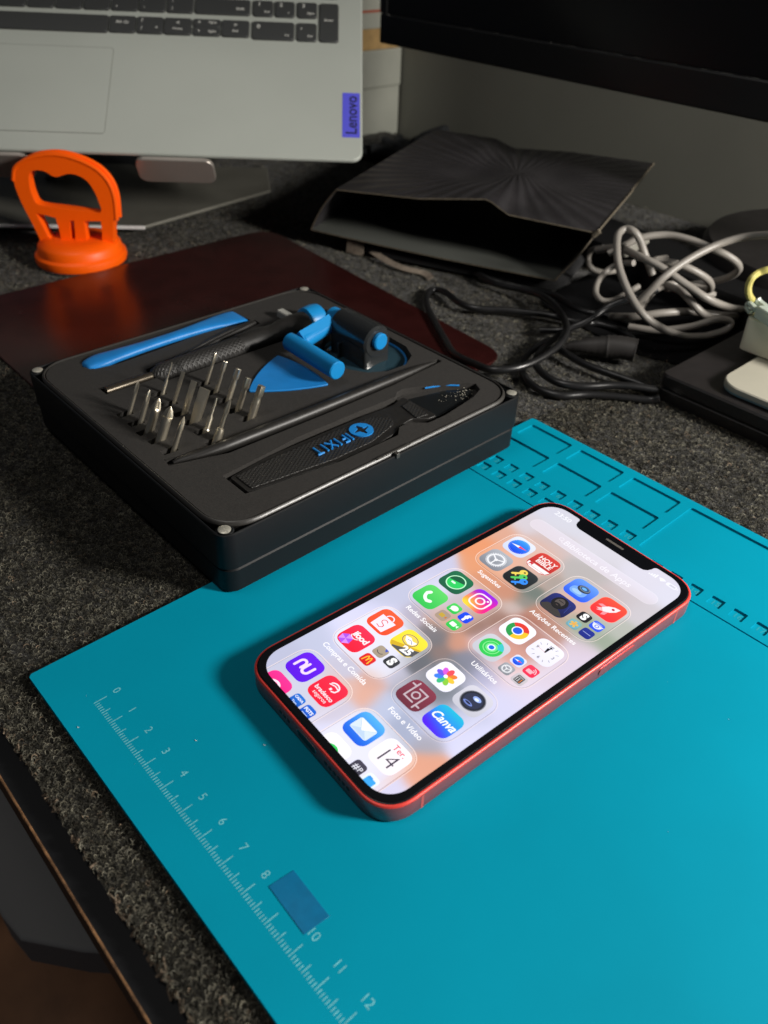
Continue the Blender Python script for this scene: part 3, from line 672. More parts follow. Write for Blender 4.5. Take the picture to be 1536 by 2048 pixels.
for x0, l in ((-132.9, [(':', 4.6, -5, 3), (';', 4.6, -5, -3)]), (-151.6, [('>', 4, -5, 3.6), ('.', 5, -5, -2.4)]), (-170, [('<', 4, -5, 3.6), (',', 5, -5, -2.4)]), (-188.6, [('M', 4.6, -4.5, 3)]), (-207.2, [('N', 4.6, -4.5, 3)]), (-225.8, [('B', 4.6, -4.5, 3)]), (-244.4, [('V', 4.6, -4.5, 3)]), (-263, [('C', 4.6, -4.5, 3)])):
    key(x0, x0 + 17.2, yc0, yc1, l)
for x0, a, b in ((-74.6, '1', 'End'), (-59.8, '2', '↓'), (-44.5, '3', 'PgDn')): key(x0, x0 + 13.1, yc0, yc1, [(a, 4.4, -2.6, 3), (b if b != '↓' else 'v', 2.4, 2.6, -3.4)])
for r_ in range(3):
    y0 = 133.8 + 18.2 * r_
    for c_ in range(8): key(-263 + 18.6 * c_ - 4 * r_, -263 + 18.6 * c_ - 4 * r_ + 17.2, y0, y0 + 13.4)
    key(-114 - 4 * r_, -77.0, y0, y0 + 13.4)
    for x0 in (-74.6, -59.8, -44.5, -29.6): key(x0, x0 + 13.1, y0, y0 + 13.4)
mb = MB(); mb.rslab(11.6, 36, .6, [(0, .03), (0, .12)], -7.5, 35.9, 3)
M_vio = mat('violet_sticker', (0.085, 0.085, 0.62), 0.45)
st = mb.build('brand_sticker', M_vio, lp)
mb = MB(); put_text(mb, 'Lenovo', 10.4, Matrix.Translation((-6.9, 35.9, .14)) @ Matrix.Rotation(R(90), 4, 'Z'), .02)
mb.build('brand_lettering', mat('sticker_ink', (0.01, 0.01, 0.06), .6), st, smooth=0)
lid_ = MB(); lid_.xf(Matrix.Translation((-179.5, 236, -2)) @ Matrix.Rotation(R(15), 4, 'X')); lid_.rslab(357, 6, 2, [(0, 0), (0, 225)], 0, 3, 4)
lid_.build('screen_lid', mat('lid_dark', (0.02, 0.02, 0.022), .35), lp)

# stand
M_stand = mat('stand_metal', (0.16, 0.155, 0.13), 0.45, 0.2, noise=(0.03, 0.12))
M_lip = mat('stand_lip', (0.42, 0.38, 0.34), 0.3, 0.6)
ls = lthing('laptop_stand', 'grey metal laptop stand with rounded front lips and a flat base plate', 'laptop stand')
LMi = LM.inverted()
def wl(x, y, z): return LMi @ (Vector((x, y, z)) - LO)
MB().rslab(250, 200, 10, [(0, -20.5), (0, -17.2)], -180, 118, 6).build('support_plate', M_stand, ls)
for x0 in (-146, -262):
    mb = MB(); P_ = [(x, z) for x, z in rrect(50, 21, 6, 6, x0 + 25, -10.5)]
    mb.rings([[(x, y_, z) for x, z in P_] for y_ in (-4.6, -1.6)]); mb.build('front_lip', M_lip, ls, bevel=.6)
bp_ = [(-392, 222), (-408, 343), (-448, 372), (-600, 190), (-560, 20), (-540, 0)]
bp_ = [(-373, 220.5), (-391, 344), (-446, 380), (-560, 250), (-600, 100), (-520, 40)]
mb = MB(); mb.rings([[tuple(wl(x, y, z)) for x, y in bp_] for z in (1.5, 4)]); mb.build('base_plate', M_stand, ls, bevel=.8)
mb = MB()
A_ = Vector((-373, 220.5)); B_ = Vector((-520, 40)); 
mb.tube([tuple(wl(A_.x + .6, A_.y - .6, 2.9)), tuple(wl(B_.x + .6, B_.y - .6, 2.9))], 1.4, 8); mb.build('base_edge', mat('polished_edge', (0.9, 0.9, 0.88), .35, .2), ls)
mb = MB()
for q in ((-470, 300), (-520, 220)):
    a = wl(q[0], q[1], 3); b = wl(q[0] - 10, q[1] + 30, 60)
    mb.tube([tuple(a), tuple(b)], 9, 10)
mb.build('arm', M_stand, ls)

# ------------------------------------------------------------------ monitor
M_mon = mat('monitor_plastic', (0.010, 0.010, 0.010), 0.35, bump=(3, .15, .05))
mn = thing('monitor', 'black widescreen monitor, its lower bezel spanning the top right corner', 'monitor', (-168, 480, 97), R(-.3))
mb = MB(); mb.prism(rrect(496, 26, 2, 4, 0, 13), 0, 21.8); mb.build('lower_bezel', M_mon, mn, bevel=1.2)
MB().box(-248, 248, 3.2, 26, 21.9, 300).build('back_shell', M_mon, mn)
MB().box(-240, 240, 2.2, 3.1, 22.6, 292).build('screen', mat('off_screen', (0.003, 0.003, 0.0035), .3, bump=(.02, .05, 1)), mn)
for x0, x1 in ((-248, -240.2), (240.2, 248)): MB().box(x0, x1, 0.4, 3.1, 22.2, 300).build('side_bezel', M_mon, mn)
MB().box(-40, 40, 26.1, 119, 150, 230).build('wall_bracket', M_mon, mn)
mb = MB(); rd = random.Random(3); mb.tube([(-239, -.1, 21.6), (-236, -.1, 21.6)], .5, 5)
for k in range(40):
    x = rd.uniform(-150, 200); mb.tube([(x, .6, 21.9), (x + rd.uniform(.5, 5), .6, 21.95)], .12, 4)
mb.build('edge_dust', mat('dust_line', (.13, .13, .12), .9), mn)

# ------------------------------------------------------------------ things against the wall behind the laptop
def crate(name, label, x0, x1, y0, y1, z0, z1, m_, lidz=None, lm=None):
    t = thing(name, label, 'box', ((x0 + x1) / 2, (y0 + y1) / 2, z0))
    w_, h_ = x1 - x0, y1 - y0
    MB().rslab(w_, h_, 3, [(0, 0), (0, (lidz or z1) - z0)], 0, 0, 5).build('body', m_, t, bevel=.6)
    if lidz: MB().rslab(w_ + 1.6, h_ + 1.6, 3, [(0, lidz - z0 + .4), (0, z1 - z0)], 0, 0, 5).build('lid', lm or m_, t, bevel=.8)
    return t
M_wht = mat('white_card', (0.42, 0.43, 0.37), .6, noise=(.02, .12)); M_tan = mat('kraft_card', (0.50, 0.32, 0.13), .8, noise=(.1, .2))
crate('storage_box', 'white lidded box at the bottom of the pile between laptop and monitor', -700, -510, 520, 597, -7, 74, M_wht, 40)
crate('cardboard_box', 'tan cardboard box resting on the white lidded box beside the monitor', -690, -511, 522, 596, 74.2, 92, M_tan)
t = crate('storage_box', 'white box with a thin red stripe on top of the tan cardboard box', -695, -512, 520, 596, 92.2, 150, M_wht)
MB().box(-92, 92.1, -38.6, 38.6, 14, 16).build('stripe', mat('red_stripe', (.45, .09, .04), .7), t)

# dark tangled cloth behind the laptop corner
M_cloth = mat('dark_cloth', (0.02, 0.022, 0.024), .95, bump=(.4, 1, 1.5), noise=(.08, .6))
g2 = random.Random(8); mb = MB()
for k in range(16):
    c = Vector((g2.uniform(-470, -330), g2.uniform(470, 575), g2.uniform(-3, 14)))
    mb.tube(catmull([tuple(c + Vector((g2.uniform(-28, 28), g2.uniform(-20, 20), g2.uniform(-6, 8)))) for _ in range(5)], 5), g2.uniform(2.5, 6), 7)
tag(mb.build('cable_bundle', M_cloth, smooth=70), 'tangled dark cables heaped between the white box and the laptop corner', 'cables')

# ------------------------------------------------------------------ crushed black cardboard sleeve
M_card = mat('black_card', (0.024, 0.022, 0.024), 0.42, bump=(.25, .35, 1.0), noise=(.03, .2))
M_cedge = mat('card_edge', (0.12, 0.10, 0.07), .8, noise=(.6, .4))
nt = M_card.node_tree; nn = nt.nodes; LL = nt.links
tcn = nn.new('ShaderNodeTexCoord'); sp = nn.new('ShaderNodeSeparateXYZ'); mpn = nn.new('ShaderNodeMapping'); mpn.inputs['Location'].default_value = (.213, -.436, 0)
LL.new(tcn.outputs['Object'], mpn.inputs[0]); LL.new(mpn.outputs[0], sp.inputs[0])
at2 = nn.new('ShaderNodeMath'); at2.operation = 'ARCTAN2'; LL.new(sp.outputs['Y'], at2.inputs[0]); LL.new(sp.outputs['X'], at2.inputs[1])
mu = nn.new('ShaderNodeMath'); mu.operation = 'MULTIPLY'; mu.inputs[1].default_value = 44; LL.new(at2.outputs[0], mu.inputs[0])
si = nn.new('ShaderNodeMath'); si.operation = 'SINE'; LL.new(mu.outputs[0], si.inputs[0])
nz = nn.new('ShaderNodeTexNoise'); nz.inputs['Scale'].default_value = 30; LL.new(tcn.outputs['Object'], nz.inputs[0])
am = nn.new('ShaderNodeMath'); am.operation = 'MULTIPLY'; LL.new(si.outputs[0], am.inputs[0]); LL.new(nz.outputs['Fac'], am.inputs[1])
bb = nn.new('ShaderNodeBump'); bb.inputs['Strength'].default_value = .5; bb.inputs['Distance'].default_value = .0009
prev = nn['Principled BSDF'].inputs['Normal'].links[0].from_socket
LL.new(am.outputs[0], bb.inputs['Height']); LL.new(prev, bb.inputs['Normal']); LL.new(bb.outputs[0], nn['Principled BSDF'].inputs['Normal'])
rf = nn.new('ShaderNodeMapRange'); rf.inputs['From Min'].default_value = -.4; rf.inputs['From Max'].default_value = .4; rf.inputs['To Min'].default_value = .34; rf.inputs['To Max'].default_value = .62
LL.new(am.outputs[0], rf.inputs[0]); LL.new(rf.outputs[0], nn['Principled BSDF'].inputs['Roughness'])
bx = tag(bpy.data.objects.new('cardboard_sleeve', None), 'crushed black cardboard sleeve with a sunburst top, open towards the camera', 'box'); sc.collection.objects.link(bx)
TFL, TFR, TBR, TBL = Vector((-261.7, 307.1, 41)), Vector((-100, 378.9, 41)), Vector((-170.1, 548, 41)), Vector((-345, 484.5, 41))
BFL, BFR = Vector((-282.2, 300.9, 10)), Vector((-114.6, 365, 10)); BBL, BBR = BFL + (TBL - TFL) * .97, BFR + (TBR - TFR) * .97
def sheet(name, A, B, C, D, f, nu, nv, th, m_):
    """bilinear sheet A-B front edge, D-C back edge, f(s,t) = height offset, thickness th"""
    mb = MB(); top = []; 
    for j in range(nv + 1):
        for i in range(nu + 1):
            s, t = i / nu, j / nv
            p = (A * (1 - s) + B * s) * (1 - t) + (D * (1 - s) + C * s) * t; top.append(p + f(s, t))
    nrm = (B - A).cross(D - A).normalized()
    fs = [(j * (nu + 1) + i, j * (nu + 1) + i + 1, (j + 1) * (nu + 1) + i + 1, (j + 1) * (nu + 1) + i) for j in range(nv) for i in range(nu)]
    N = len(top); vs = [tuple(p) for p in top] + [tuple(p - nrm * th) for p in top]
    fs2 = [tuple(N + k for k in f_[::-1]) for f_ in fs]
    bd = [i for i in range(nu + 1)] + [j * (nu + 1) + nu for j in range(1, nv + 1)] + [nv * (nu + 1) + i for i in range(nu - 1, -1, -1)] + [j * (nu + 1) for j in range(nv - 1, 0, -1)]
    sd = [(bd[k], bd[k] + N, bd[(k + 1) % len(bd)] + N, bd[(k + 1) % len(bd)]) for k in range(len(bd))]
    mb.add(vs, fs + fs2); mb.mi = 1; b0_ = len(mb.v) - 2 * N
    mb.f += [[i + b0_ for i in q] for q in sd]; mb.m += [1] * len(sd); mb.c += [None] * len(sd)
    return mb.build(name, [m_, M_cedge], bx, smooth=40)
def bumpf(x, c, w_): return math.exp(-((x - c) / w_) ** 2)
rs = np.random.default_rng(21); cr_ = rs.normal(0, 1, (40, 4))
def topf(s, t):
    z = float(np.interp(s, [0, .34, .5, .6, .68, 1], [0, 3.0, 7.0, 9.5, 2.2, 0])) * (1 - t) ** 1.6
    z += float(np.interp(s, [0, .3, .38, .64, 1], [0, 0, -5.0, -1.2, 0])) * t ** 1.6
    q = math.sin(math.pi * t) * math.sin(math.pi * s)
    for a, b, c, d in cr_[:10]: z += .7 * q * math.sin(7 * a * s + 9 * b * t + 6 * c)
    return Vector((0, 0, z * (1 if 0 < s < 1 else .15)))
sheet('top_panel', TFL, TFR, TBR, TBL, topf, 44, 36, .9, M_card)
sheet('bottom_panel', BFL, BFR, BBR, BBL, lambda s, t: Vector((0, 0, -2.0 * math.sin(math.pi * s) * (1 - t) * .5)), 14, 12, .9, mat('card_inside', (.06, .064, .056), .8))
sheet('side_panel', BFL, TFL + Vector((0, 0, -.2)), TBL, BBL, lambda s, t: Vector((-2.5 * math.sin(math.pi * s), 0, 0)), 10, 10, .9, M_card)
sheet('side_panel', TFR + Vector((0, 0, -.2)), BFR, BBR, TBR, lambda s, t: Vector((1.5 * math.sin(math.pi * s), 0, 0)), 10, 10, .9, M_card)
mb = MB(); mb.tube([tuple(TFR + Vector((0, 0, .3))), tuple(TFR * .45 + TBR * .55 + Vector((.5, 0, .2)))], .7, 6); mb.tube([tuple(TFR + Vector((-2, -.6, -2.5))), tuple(TFR + Vector((1, .5, 1)))], 1.6, 7)
mb.build('worn_corner', M_cedge, bx)
# what it rests on
M_pouch = mat('black_pouch', (0.010, 0.010, 0.011), .8, bump=(.6, .6, .6))
tag(MB().rslab(150, 150, 18, [(4, 0), (0, 3), (0, 6), (5, 8.8)], 0, 0, 8).build('pouch', M_pouch), 'black fabric pouch under the crushed cardboard sleeve', 'pouch')
o = bpy.data.objects['pouch']; o.location = Vector((-212, 412, -3)) * U; o.rotation_euler = (0, 0, R(22))
M_tag = mat('pale_tag', (.16, .13, .10), .7, noise=(.4, .3))
o = MB().rslab(13, 2.2, .4, [(0, 0), (0, 9)], 0, 0, 3).build('paper_tag', M_tag, bevel=.3); o.location = Vector((-252, 316, -2.5)) * U; o.rotation_euler = (0, R(4), R(25)); tag(o, 'small pale folded tag under the left front corner of the cardboard sleeve', 'tag')
mb = MB(); mb.rings([[(x, y - .0, z), (x + .8, y + 4.5, z + 1.5), (x + .8, y + 4.5, z + 1.9), (x, y, z + .4)] for x, y, z in [tuple(p) for p in catmull([(-240, 319, 1), (-224, 317, 0), (-208, 318, -1), (-194, 325, -2), (-185, 322, -2.4)], 5)]])
tag(mb.build('paper_strip', M_tag), 'curled beige strip poking out under the cardboard sleeve', 'strip')

# ------------------------------------------------------------------ black device, slab, adapter on the right
M_dev = mat('device_black', (0.014, 0.012, 0.012), .45, bump=(3, .3, .05), noise=(.3, .2))
dv = thing('network_recorder', 'flat black electronic box on the carpet under the cream adapter', 'electronic box', (130, 390, -3))
MB().rslab(260, 170, 4, [(1, 0), (0, 1), (0, 6.5), (1.2, 7.2), (1.2, 7.8), (0, 8.6), (0, 14), (.8, 15)], 0, 0, 6).build('case', M_dev, dv)
sl = thing('wireless_charger', 'pale rounded slab with a bluish lower edge lying on the flat black box', 'charger', (95, 360, 12.2))
M_slab = mat('pale_slab', (0.40, 0.38, 0.31), .55, noise=(.02, .06))
MB().rslab(138, 98, 12, [(0, 1.6), (0, 4.0), (.6, 4.5)], 0, 0, 10).build('top_shell', M_slab, sl)
MB().rslab(137.4, 97.4, 11.5, [(1, 0), (0, .5), (0, 1.5)], 0, 0, 10).build('bottom_shell', mat('bluish_shell', (.22, .33, .36), .35), sl)
ad = thing('network_adapter', 'cream plastic adapter box with a clear plug and yellow cable on its top', 'adapter', (68, 388, 16.8))
M_cream = mat('cream_plastic', (0.88, 0.85, 0.66), .5, noise=(.02, .06), bump=(3, .1, .05))
MB().rslab(106, 74, 3, [(1.2, 0), (0, .8), (-.5, 17.5), (.6, 18.6)], 0, 0, 6).build('body', M_cream, ad)
MB().rslab(104.4, 72.4, 2, [(0, 18.61), (0, 19.3)], 0, 0, 6).build('top_cover', mat('cream_top', (.58, .53, .32), .45), ad, bevel=.2)
plug = thing('network_plug', 'clear network plug with a yellow cable sitting on the cream adapter', 'plug', (22, 353, 36.3), R(-25))
M_clear = mat('clear_pc', (.60, .68, .60), .2, trans=.25)
mb = MB(); mb.box(-1, 14, -5.5, 5.5, .2, 6.5); mb.build('body', M_clear, plug, bevel=.8)
mb = MB(); mb.tube(catmull([(-1, -4.8, 4), (-7, -4.8, 5), (-8, -4.2, 2.5), (-5, -4, 1)], 4), 1.5, 8); mb.tube(catmull([(-1, 2, 4), (-6.5, 1, 5), (-8, 0, 6.5)], 4), 1.9, 8); mb.build('latch', M_clear, plug, bevel=0)
PATHS = {
    'black_loop': [(-185.1, 356.0, 2), (-151.9, 345.2, 2), (-126.8, 347.7, 4), (-106.4, 345.2, 6), (-82.2, 329.9, 8), (-66.3, 314.4, 8), (-57.8, 296.8, 8), (-55.8, 278.9, 6), (-57.9, 262.5, 5), (-66.2, 251.8, 4), (-80.0, 252.6, 2), (-96.6, 255.7, 0), (-112.2, 264.2, 0), (-131.0, 275.4, 0), (-150.8, 288.1, 0), (-163.9, 300.4, 0), (-168.1, 310.2, 0), (-159.1, 311.7, 1), (-140.6, 305.0, 2), (-128.4, 306.6, 2), (-118.4, 316.5, 2), (-107.3, 325.2, 2), (-93.5, 334.7, 2), (-78.0, 342.0, 1), (-71.2, 351.5, 0), (-56.6, 354.4, 0), (-45.2, 352.3, -1)],
    'black_b': [(-70.9, 306.3, 3), (-70.5, 289.9, 1), (-64.0, 274.5, 0), (-52.1, 264.2, 0), (-40.1, 261.1, 0), (-29.4, 264.8, 0), (-21.8, 276.1, 0), (-9.6, 287.3, 0), (1.3, 296.0, 0), (5.8, 298.9, 2)],
    'black_c': [(-70.2, 313.5, 4), (-63.6, 288.9, 4), (-56.3, 276.0, 4), (-46.3, 269.7, 4), (-34.5, 268.3, 4), (-24.6, 274.7, 4), (-16.2, 287.1, 4), (-7.8, 295.6, 4), (1.1, 303.6, 3)],
    'black_d': [(-61.3, 302.8, 2), (-46.0, 299.6, 2), (-33.7, 299.8, 2), (-20.3, 301.9, 2), (-7.3, 304.0, 2), (0.9, 304.3, 2)],
    'black_e': [(-83.4, 313.6, 2), (-74.1, 318.5, 4), (-69.4, 324.9, 6), (-64.4, 332.4, 10), (-60.9, 343.4, 16), (-52.7, 352.4, 22), (-45.3, 365.3, 26)],
    'black_f': [(-212.2, 372.4, 2), (-163.9, 349.2, 2), (-146.6, 357.9, -1), (-119.5, 367.7, -1), (-92.2, 361.3, -1), (-72.0, 366.7, 0), (-55.2, 366.6, 0)],
    'grey_a': [(-6.2, 403.6, 60), (-20.9, 403.4, 55), (-30.6, 395.7, 50), (-36.1, 382.8, 45), (-39.4, 371.2, 40), (-42.2, 361.8, 34), (-45.7, 356.6, 26), (-51.1, 353.8, 18)],
    'grey_b': [(-14.1, 375.3, 6), (-19.6, 361.4, 8), (-27.5, 347.6, 14), (-35.5, 338.3, 22), (-47.1, 339.0, 30), (-59.4, 345.0, 38), (-68.7, 353.5, 44), (-78.0, 366.5, 48), (-78.1, 373.2, 50), (-72.8, 373.6, 50), (-68.9, 375.3, 46), (-63.2, 375.8, 38), (-57.5, 378.4, 28)],
    'grey_c': [(-85.1, 371.3, 34), (-78.3, 378.4, 40), (-73.1, 385.9, 44), (-63.8, 395.3, 46), (-50.8, 399.3, 46), (-36.7, 401.9, 44), (-27.2, 408.0, 40), (-24.0, 414.3, 34), (-29.5, 420.2, 26), (-41.2, 423.3, 18), (-51.9, 416.5, 14), (-57.9, 399.8, 14)],
    'grey_d': [(-99.4, 380.5, 30), (-84.5, 379.1, 36), (-62.7, 367.3, 40), (-46.8, 367.3, 38), (-32.6, 371.3, 32), (-19.6, 376.9, 26), (-14.2, 394.7, 18), (-15.8, 418.2, 10)],
    'grey_e': [(-14.1, 375.3, 6), (-9.4, 386.6, 8), (-9.2, 390.4, 12), (-14.0, 383.7, 14), (-22.7, 370.3, 10), (-36.2, 359.6, 6), (-51.4, 354.8, 4)],
    'grey_f': [(-56.2, 387.7, 36), (-57.9, 378.1, 36), (-48.2, 384.8, 36), (-38.1, 392.6, 32), (-33.0, 401.0, 26), (-35.6, 409.7, 18), (-44.8, 411.7, 16), (-55.9, 406.2, 16), (-58.9, 390.5, 16), (-55.6, 374.0, 14), (-53.3, 364.8, 10)],
    'grey_g': [(-66.6, 370.6, 34), (-76.5, 372.2, 30), (-81.0, 368.2, 26), (-80.2, 359.1, 22), (-76.0, 351.7, 18), (-69.4, 348.6, 16), (-64.8, 353.5, 16), (-63.6, 365.0, 18), (-62.8, 375.1, 20)],
    'grey_h': [(-67.1, 358.5, 4), (-51.2, 357.0, 10), (-39.1, 365.6, 14), (-29.8, 380.1, 14), (-18.1, 394.5, 12), (-17.2, 414.9, 6)],
    'grey_i': [(-99.3, 387.5, 30), (-110.9, 393.1, 24), (-112.8, 393.8, 18), (-107.9, 391.0, 14), (-103.8, 400.3, 10), (-102.5, 417.2, 8)],
    'grey_j': [(-50.9, 385.4, 22), (-38.4, 379.4, 24), (-27.2, 374.5, 22), (-20.8, 379.1, 16), (-16.7, 393.1, 10), (-20.7, 421.3, 6), (-32.1, 425.5, 10), (-39.5, 411.8, 14)],
    'yellow': [(13.1, 355.1, 42), (12.2, 350.8, 46), (11.1, 350.3, 50), (11.3, 351.0, 54), (12.0, 355.5, 56), (15.1, 357.5, 58), (17.3, 361.5, 58)],
}
def cable(name, label, keys, r_, m_, group=None, n=10):
    o0 = None
    for i, k in enumerate(keys):
        mb = MB(); mb.tube(catmull(PATHS[k], 7), r_, n)
        o0 = mb.build(name, m_, smooth=60); tag(o0, label[i] if isinstance(label, list) else label, 'cable', group)
M_cb = mat('black_cable', (0.010, 0.010, 0.0105), .3, noise=(.05, .3), spec=.6)
M_cg = mat('grey_cable', (0.25, 0.23, 0.205), .42, noise=(.02, .15), bump=(.3, .1, .2))
cable('power_cable', ['thick black cable forming the large loop over the mouse pad corner', 'black cable running lowest along the carpet to the flat black box', 'black cable running just behind the lowest one to the flat black box',
      'thin black cable slanting down to the flat black box corner', 'black cable rising diagonally into the grey cable coil', 'black cable lying behind the large loop in front of the cardboard sleeve'],
      ['black_loop', 'black_b', 'black_c', 'black_d', 'black_e', 'black_f'], 2.0, M_cb, 'black cables on the carpet')
gk = ['grey_a', 'grey_b', 'grey_c', 'grey_d', 'grey_e', 'grey_f', 'grey_g', 'grey_h', 'grey_i', 'grey_j']
gt = thing('network_cable', 'heap of coiled grey network cable beside the cardboard sleeve', 'cable', (-40, 370, -3))
for k in gk:
    mb = MB(); mb.xf(Matrix.Translation((40, -370, 3))); mb.tube(catmull(PATHS[k], 7), 2.15 if k not in ('grey_i', 'grey_g') else 1.8, 10); mb.build('coil', M_cg, gt, smooth=60)
mb = MB(); mb.xf(Matrix.Translation((40, -370, 3)))
mb.tube(catmull(PATHS['yellow'], 6), 1.75, 10); mb.xf(None)
o = mb.build('yellow_cable', mat('yellow_cable', (.50, .44, .13), .4)); o.location = Vector((-40, 370, -3)) * U
tag(o, 'short yellow cable arching up from the clear plug on the cream adapter', 'cable')
o = MB().rslab(9, 22, 2, [(0, 0), (0, 6)], 0, 0, 4).build('cable_connector', mat('grey_connector', (.22, .21, .18), .45), bevel=1); o.location = Vector((-92, 410, 26)) * U; o.rotation_euler = (R(18), R(-10), R(-12)); tag(o, 'grey translucent connector tucked in the grey cable coil', 'connector')
# rubber strain relief of the black plug
mb = MB(); prof = []
P_ = catmull([(-60, 306, 3), (-52, 311, 5), (-44, 317, 6), (-36, 322, 7), (-28, 326, 7)], 6)
mb.tube(P_, [2.2 + 4.2 * min(1, i / (len(P_) * .55)) - (.35 if i % 2 else 0) for i in range(len(P_))], 14)
tag(mb.build('black_plug', mat('plug_rubber', (.02, .018, .017), .55), smooth=30), 'ribbed black plug lying between the black cables', 'plug')
tag(MB().prism(roundpoly([(-118, 352), (-40, 338), (-4, 350), (-2, 475), (-70, 490), (-130, 470)], 12), -3.0, -1.6).build('darkening_cloth', mat('darkening_fabric', (.0035, .0035, .004), .95, spec=.1, bump=(.3, .6, .6)), bevel=.4), 'flat black cloth added to darken the ground under the grey cable coil', 'cloth')  # added black sheet that keeps the ground under the coil dark
# dark puck at far right and a black strip added to darken the gap behind the coil
pkk = thing('desk_puck', 'round black puck shaped device at the far right behind the grey cables', 'speaker', (-12, 528, -7))
MB().lathe([(60, 0), (82, 1), (85, 5), (85, 27), (82, 31.5), (60, 32.2), (.1, 32.2)], 72).build('body', M_dev, pkk)
MB().rings([[( (86.2) * math.cos(a), 86.2 * math.sin(a), z_) for a in [2 * math.pi * k / 72 for k in range(72)]] for z_ in (14, 16.5)]).build('band', mat('puck_band', (.04, .037, .035), .5), pkk)
o = MB().rslab(230, 50, 4, [(0, 0), (0, 16), (2, 19)], 0, 0, 5).build('dark_filler_strip', mat('filler_black', (.004, .004, .0045), .7, spec=.2)); o.location = Vector((-60, 446, -3)) * U; o.rotation_euler = (0, 0, R(-6)); tag(o, 'long matt black power strip added to fill the dark gap behind the grey cable coil', 'power strip')
# ------------------------------------------------------------------ the phone
PHX, PHY, PHR = 59.94, 108.4, -0.05067
phone = thing('smartphone', 'red phone with its screen lit, showing app folders, lying on the teal mat', 'phone', (PHX, PHY, 0), PHR)
M_red = mat('red_anodised', (0.60, 0.14, 0.145), 0.36, 0.72)
M_redl = mat('red_band', (0.62, 0.10, 0.08), 0.35, 0.2)
M_glassb = mat('black_glass', (0.006, 0.007, 0.010), 0.35, spec=.3)
fr_ = MB()
fr_.rings([[(x, y, z) for x, y in rrect(71.5 - 2 * i, 146.7 - 2 * i, max(11.5 - i, 1), 14, power=2.25)] for i, z in ((1.2, .05), (.35, .25), (0, .8), (0, 6.7), (.18, 7.1), (.55, 7.3), (.85, 7.3), (.9, 6.9))], True, False)
fr_.build('frame', M_red, phone, smooth=45)
mb = MB(); mb.rings([[(x, y, z) for x, y in rrect(71.5 - 2 * i, 146.7 - 2 * i, 11.5 - i, 14, power=2.25)] for i, z in ((.95, 6.5), (.95, 7.25), (1.3, 7.42))])
gl = mb.build('front_glass', M_glassb, phone, smooth=45)
mb = MB(); mb.rings([[(x, y, z) for x, y in rrect(71.5 - 2 * i, 146.7 - 2 * i, 11.5 - i, 14, power=2.25)] for i, z in ((-.02, 6.75), (.16, 7.12), (.5, 7.33), (.84, 7.33), (.88, 7.1))], False, False)
mb.build('frame_edge_highlight', mat('red_edge_lit', (0.70, 0.05, 0.038), 0.4, 0.15, spec=.6), phone, smooth=50)  # lit edge of the frame put into the colour as a brighter red ring
def L(px, py): return (px - 35.75, 73.35 - py)
# antenna bands, side button, port
def band(x0, x1, y0, y1): MB().box(x0, x1, y0, y1, .7, 6.95).build('antenna_band', M_redl, phone)
for x, y, w_, h_ in ((35.62, 73.35 - 15.2, .35, .9), (35.62, 73.35 - 132.9, .35, .9), (-35.62, 73.35 - 15.2, .35, .9), (-35.62, 73.35 - 132.9, .35, .9)): band(x - w_ / 2, x + w_ / 2, y - h_ / 2, y + h_ / 2)
for x in (-22.5, 22.5): band(x - .45, x + .45, 73.04, 73.40)
mb = MB(); mb.rings([[(35.55, 73.35 - 47.8 + a, 3.75 + b) for a, b in rrect(19.2, 2.9, 1.3, 5)], [(36.1, 73.35 - 47.8 + a, 3.75 + b) for a, b in rrect(18.9, 2.6, 1.2, 5)]]); mb.build('side_button', M_red, phone)
for y0, h_ in ((33, 5.5), (45.5, 10.5), (58.5, 10.5)):
    mb = MB(); mb.rings([[(-35.55, 73.35 - y0 + a, 3.75 + b) for a, b in rrect(h_, 2.8, 1.2, 5)], [(-36.05, 73.35 - y0 + a, 3.75 + b) for a, b in rrect(h_ - .3, 2.5, 1.1, 5)]]); mb.build('volume_button', M_red, phone)
M_port = mat('port_dark', (.01, .01, .012), .4)
mb = MB(); mb.rings([[(a, -73.30, 3.7 + b) for a, b in rrect(9.2, 3.0, 1.45, 6)], [(a, -73.42, 3.7 + b) for a, b in rrect(9.2, 3.0, 1.45, 6)]]); mb.build('charging_port', M_port, phone)
mb = MB(); mb.tube([(a * 1.02, -73.43, 3.7 + b * 1.04) for a, b in rrect(9.4, 3.2, 1.5, 6) if b > -0.4], .12, 6); mb.build('port_rim', mat('port_metal', (.7, .65, .62), .25, 1), phone)
mb = MB()
for sx in (-1, 1):
    for k in range(6 if sx > 0 else 3): mb.lathe([(.75, 0), (.75, .1)], 12); n_ = 24; 
    base = len(mb.v) - 24 * (6 if sx > 0 else 3)
    for k in range(6 if sx > 0 else 3):
        for q in range(24):
            i = base + k * 24 + q; x, y, z = mb.v[i]; mb.v[i] = (sx * (9.5 + 2.1 * k) + x, -73.32 - z, 3.7 + y)
mb.build('speaker_holes', M_port, phone)

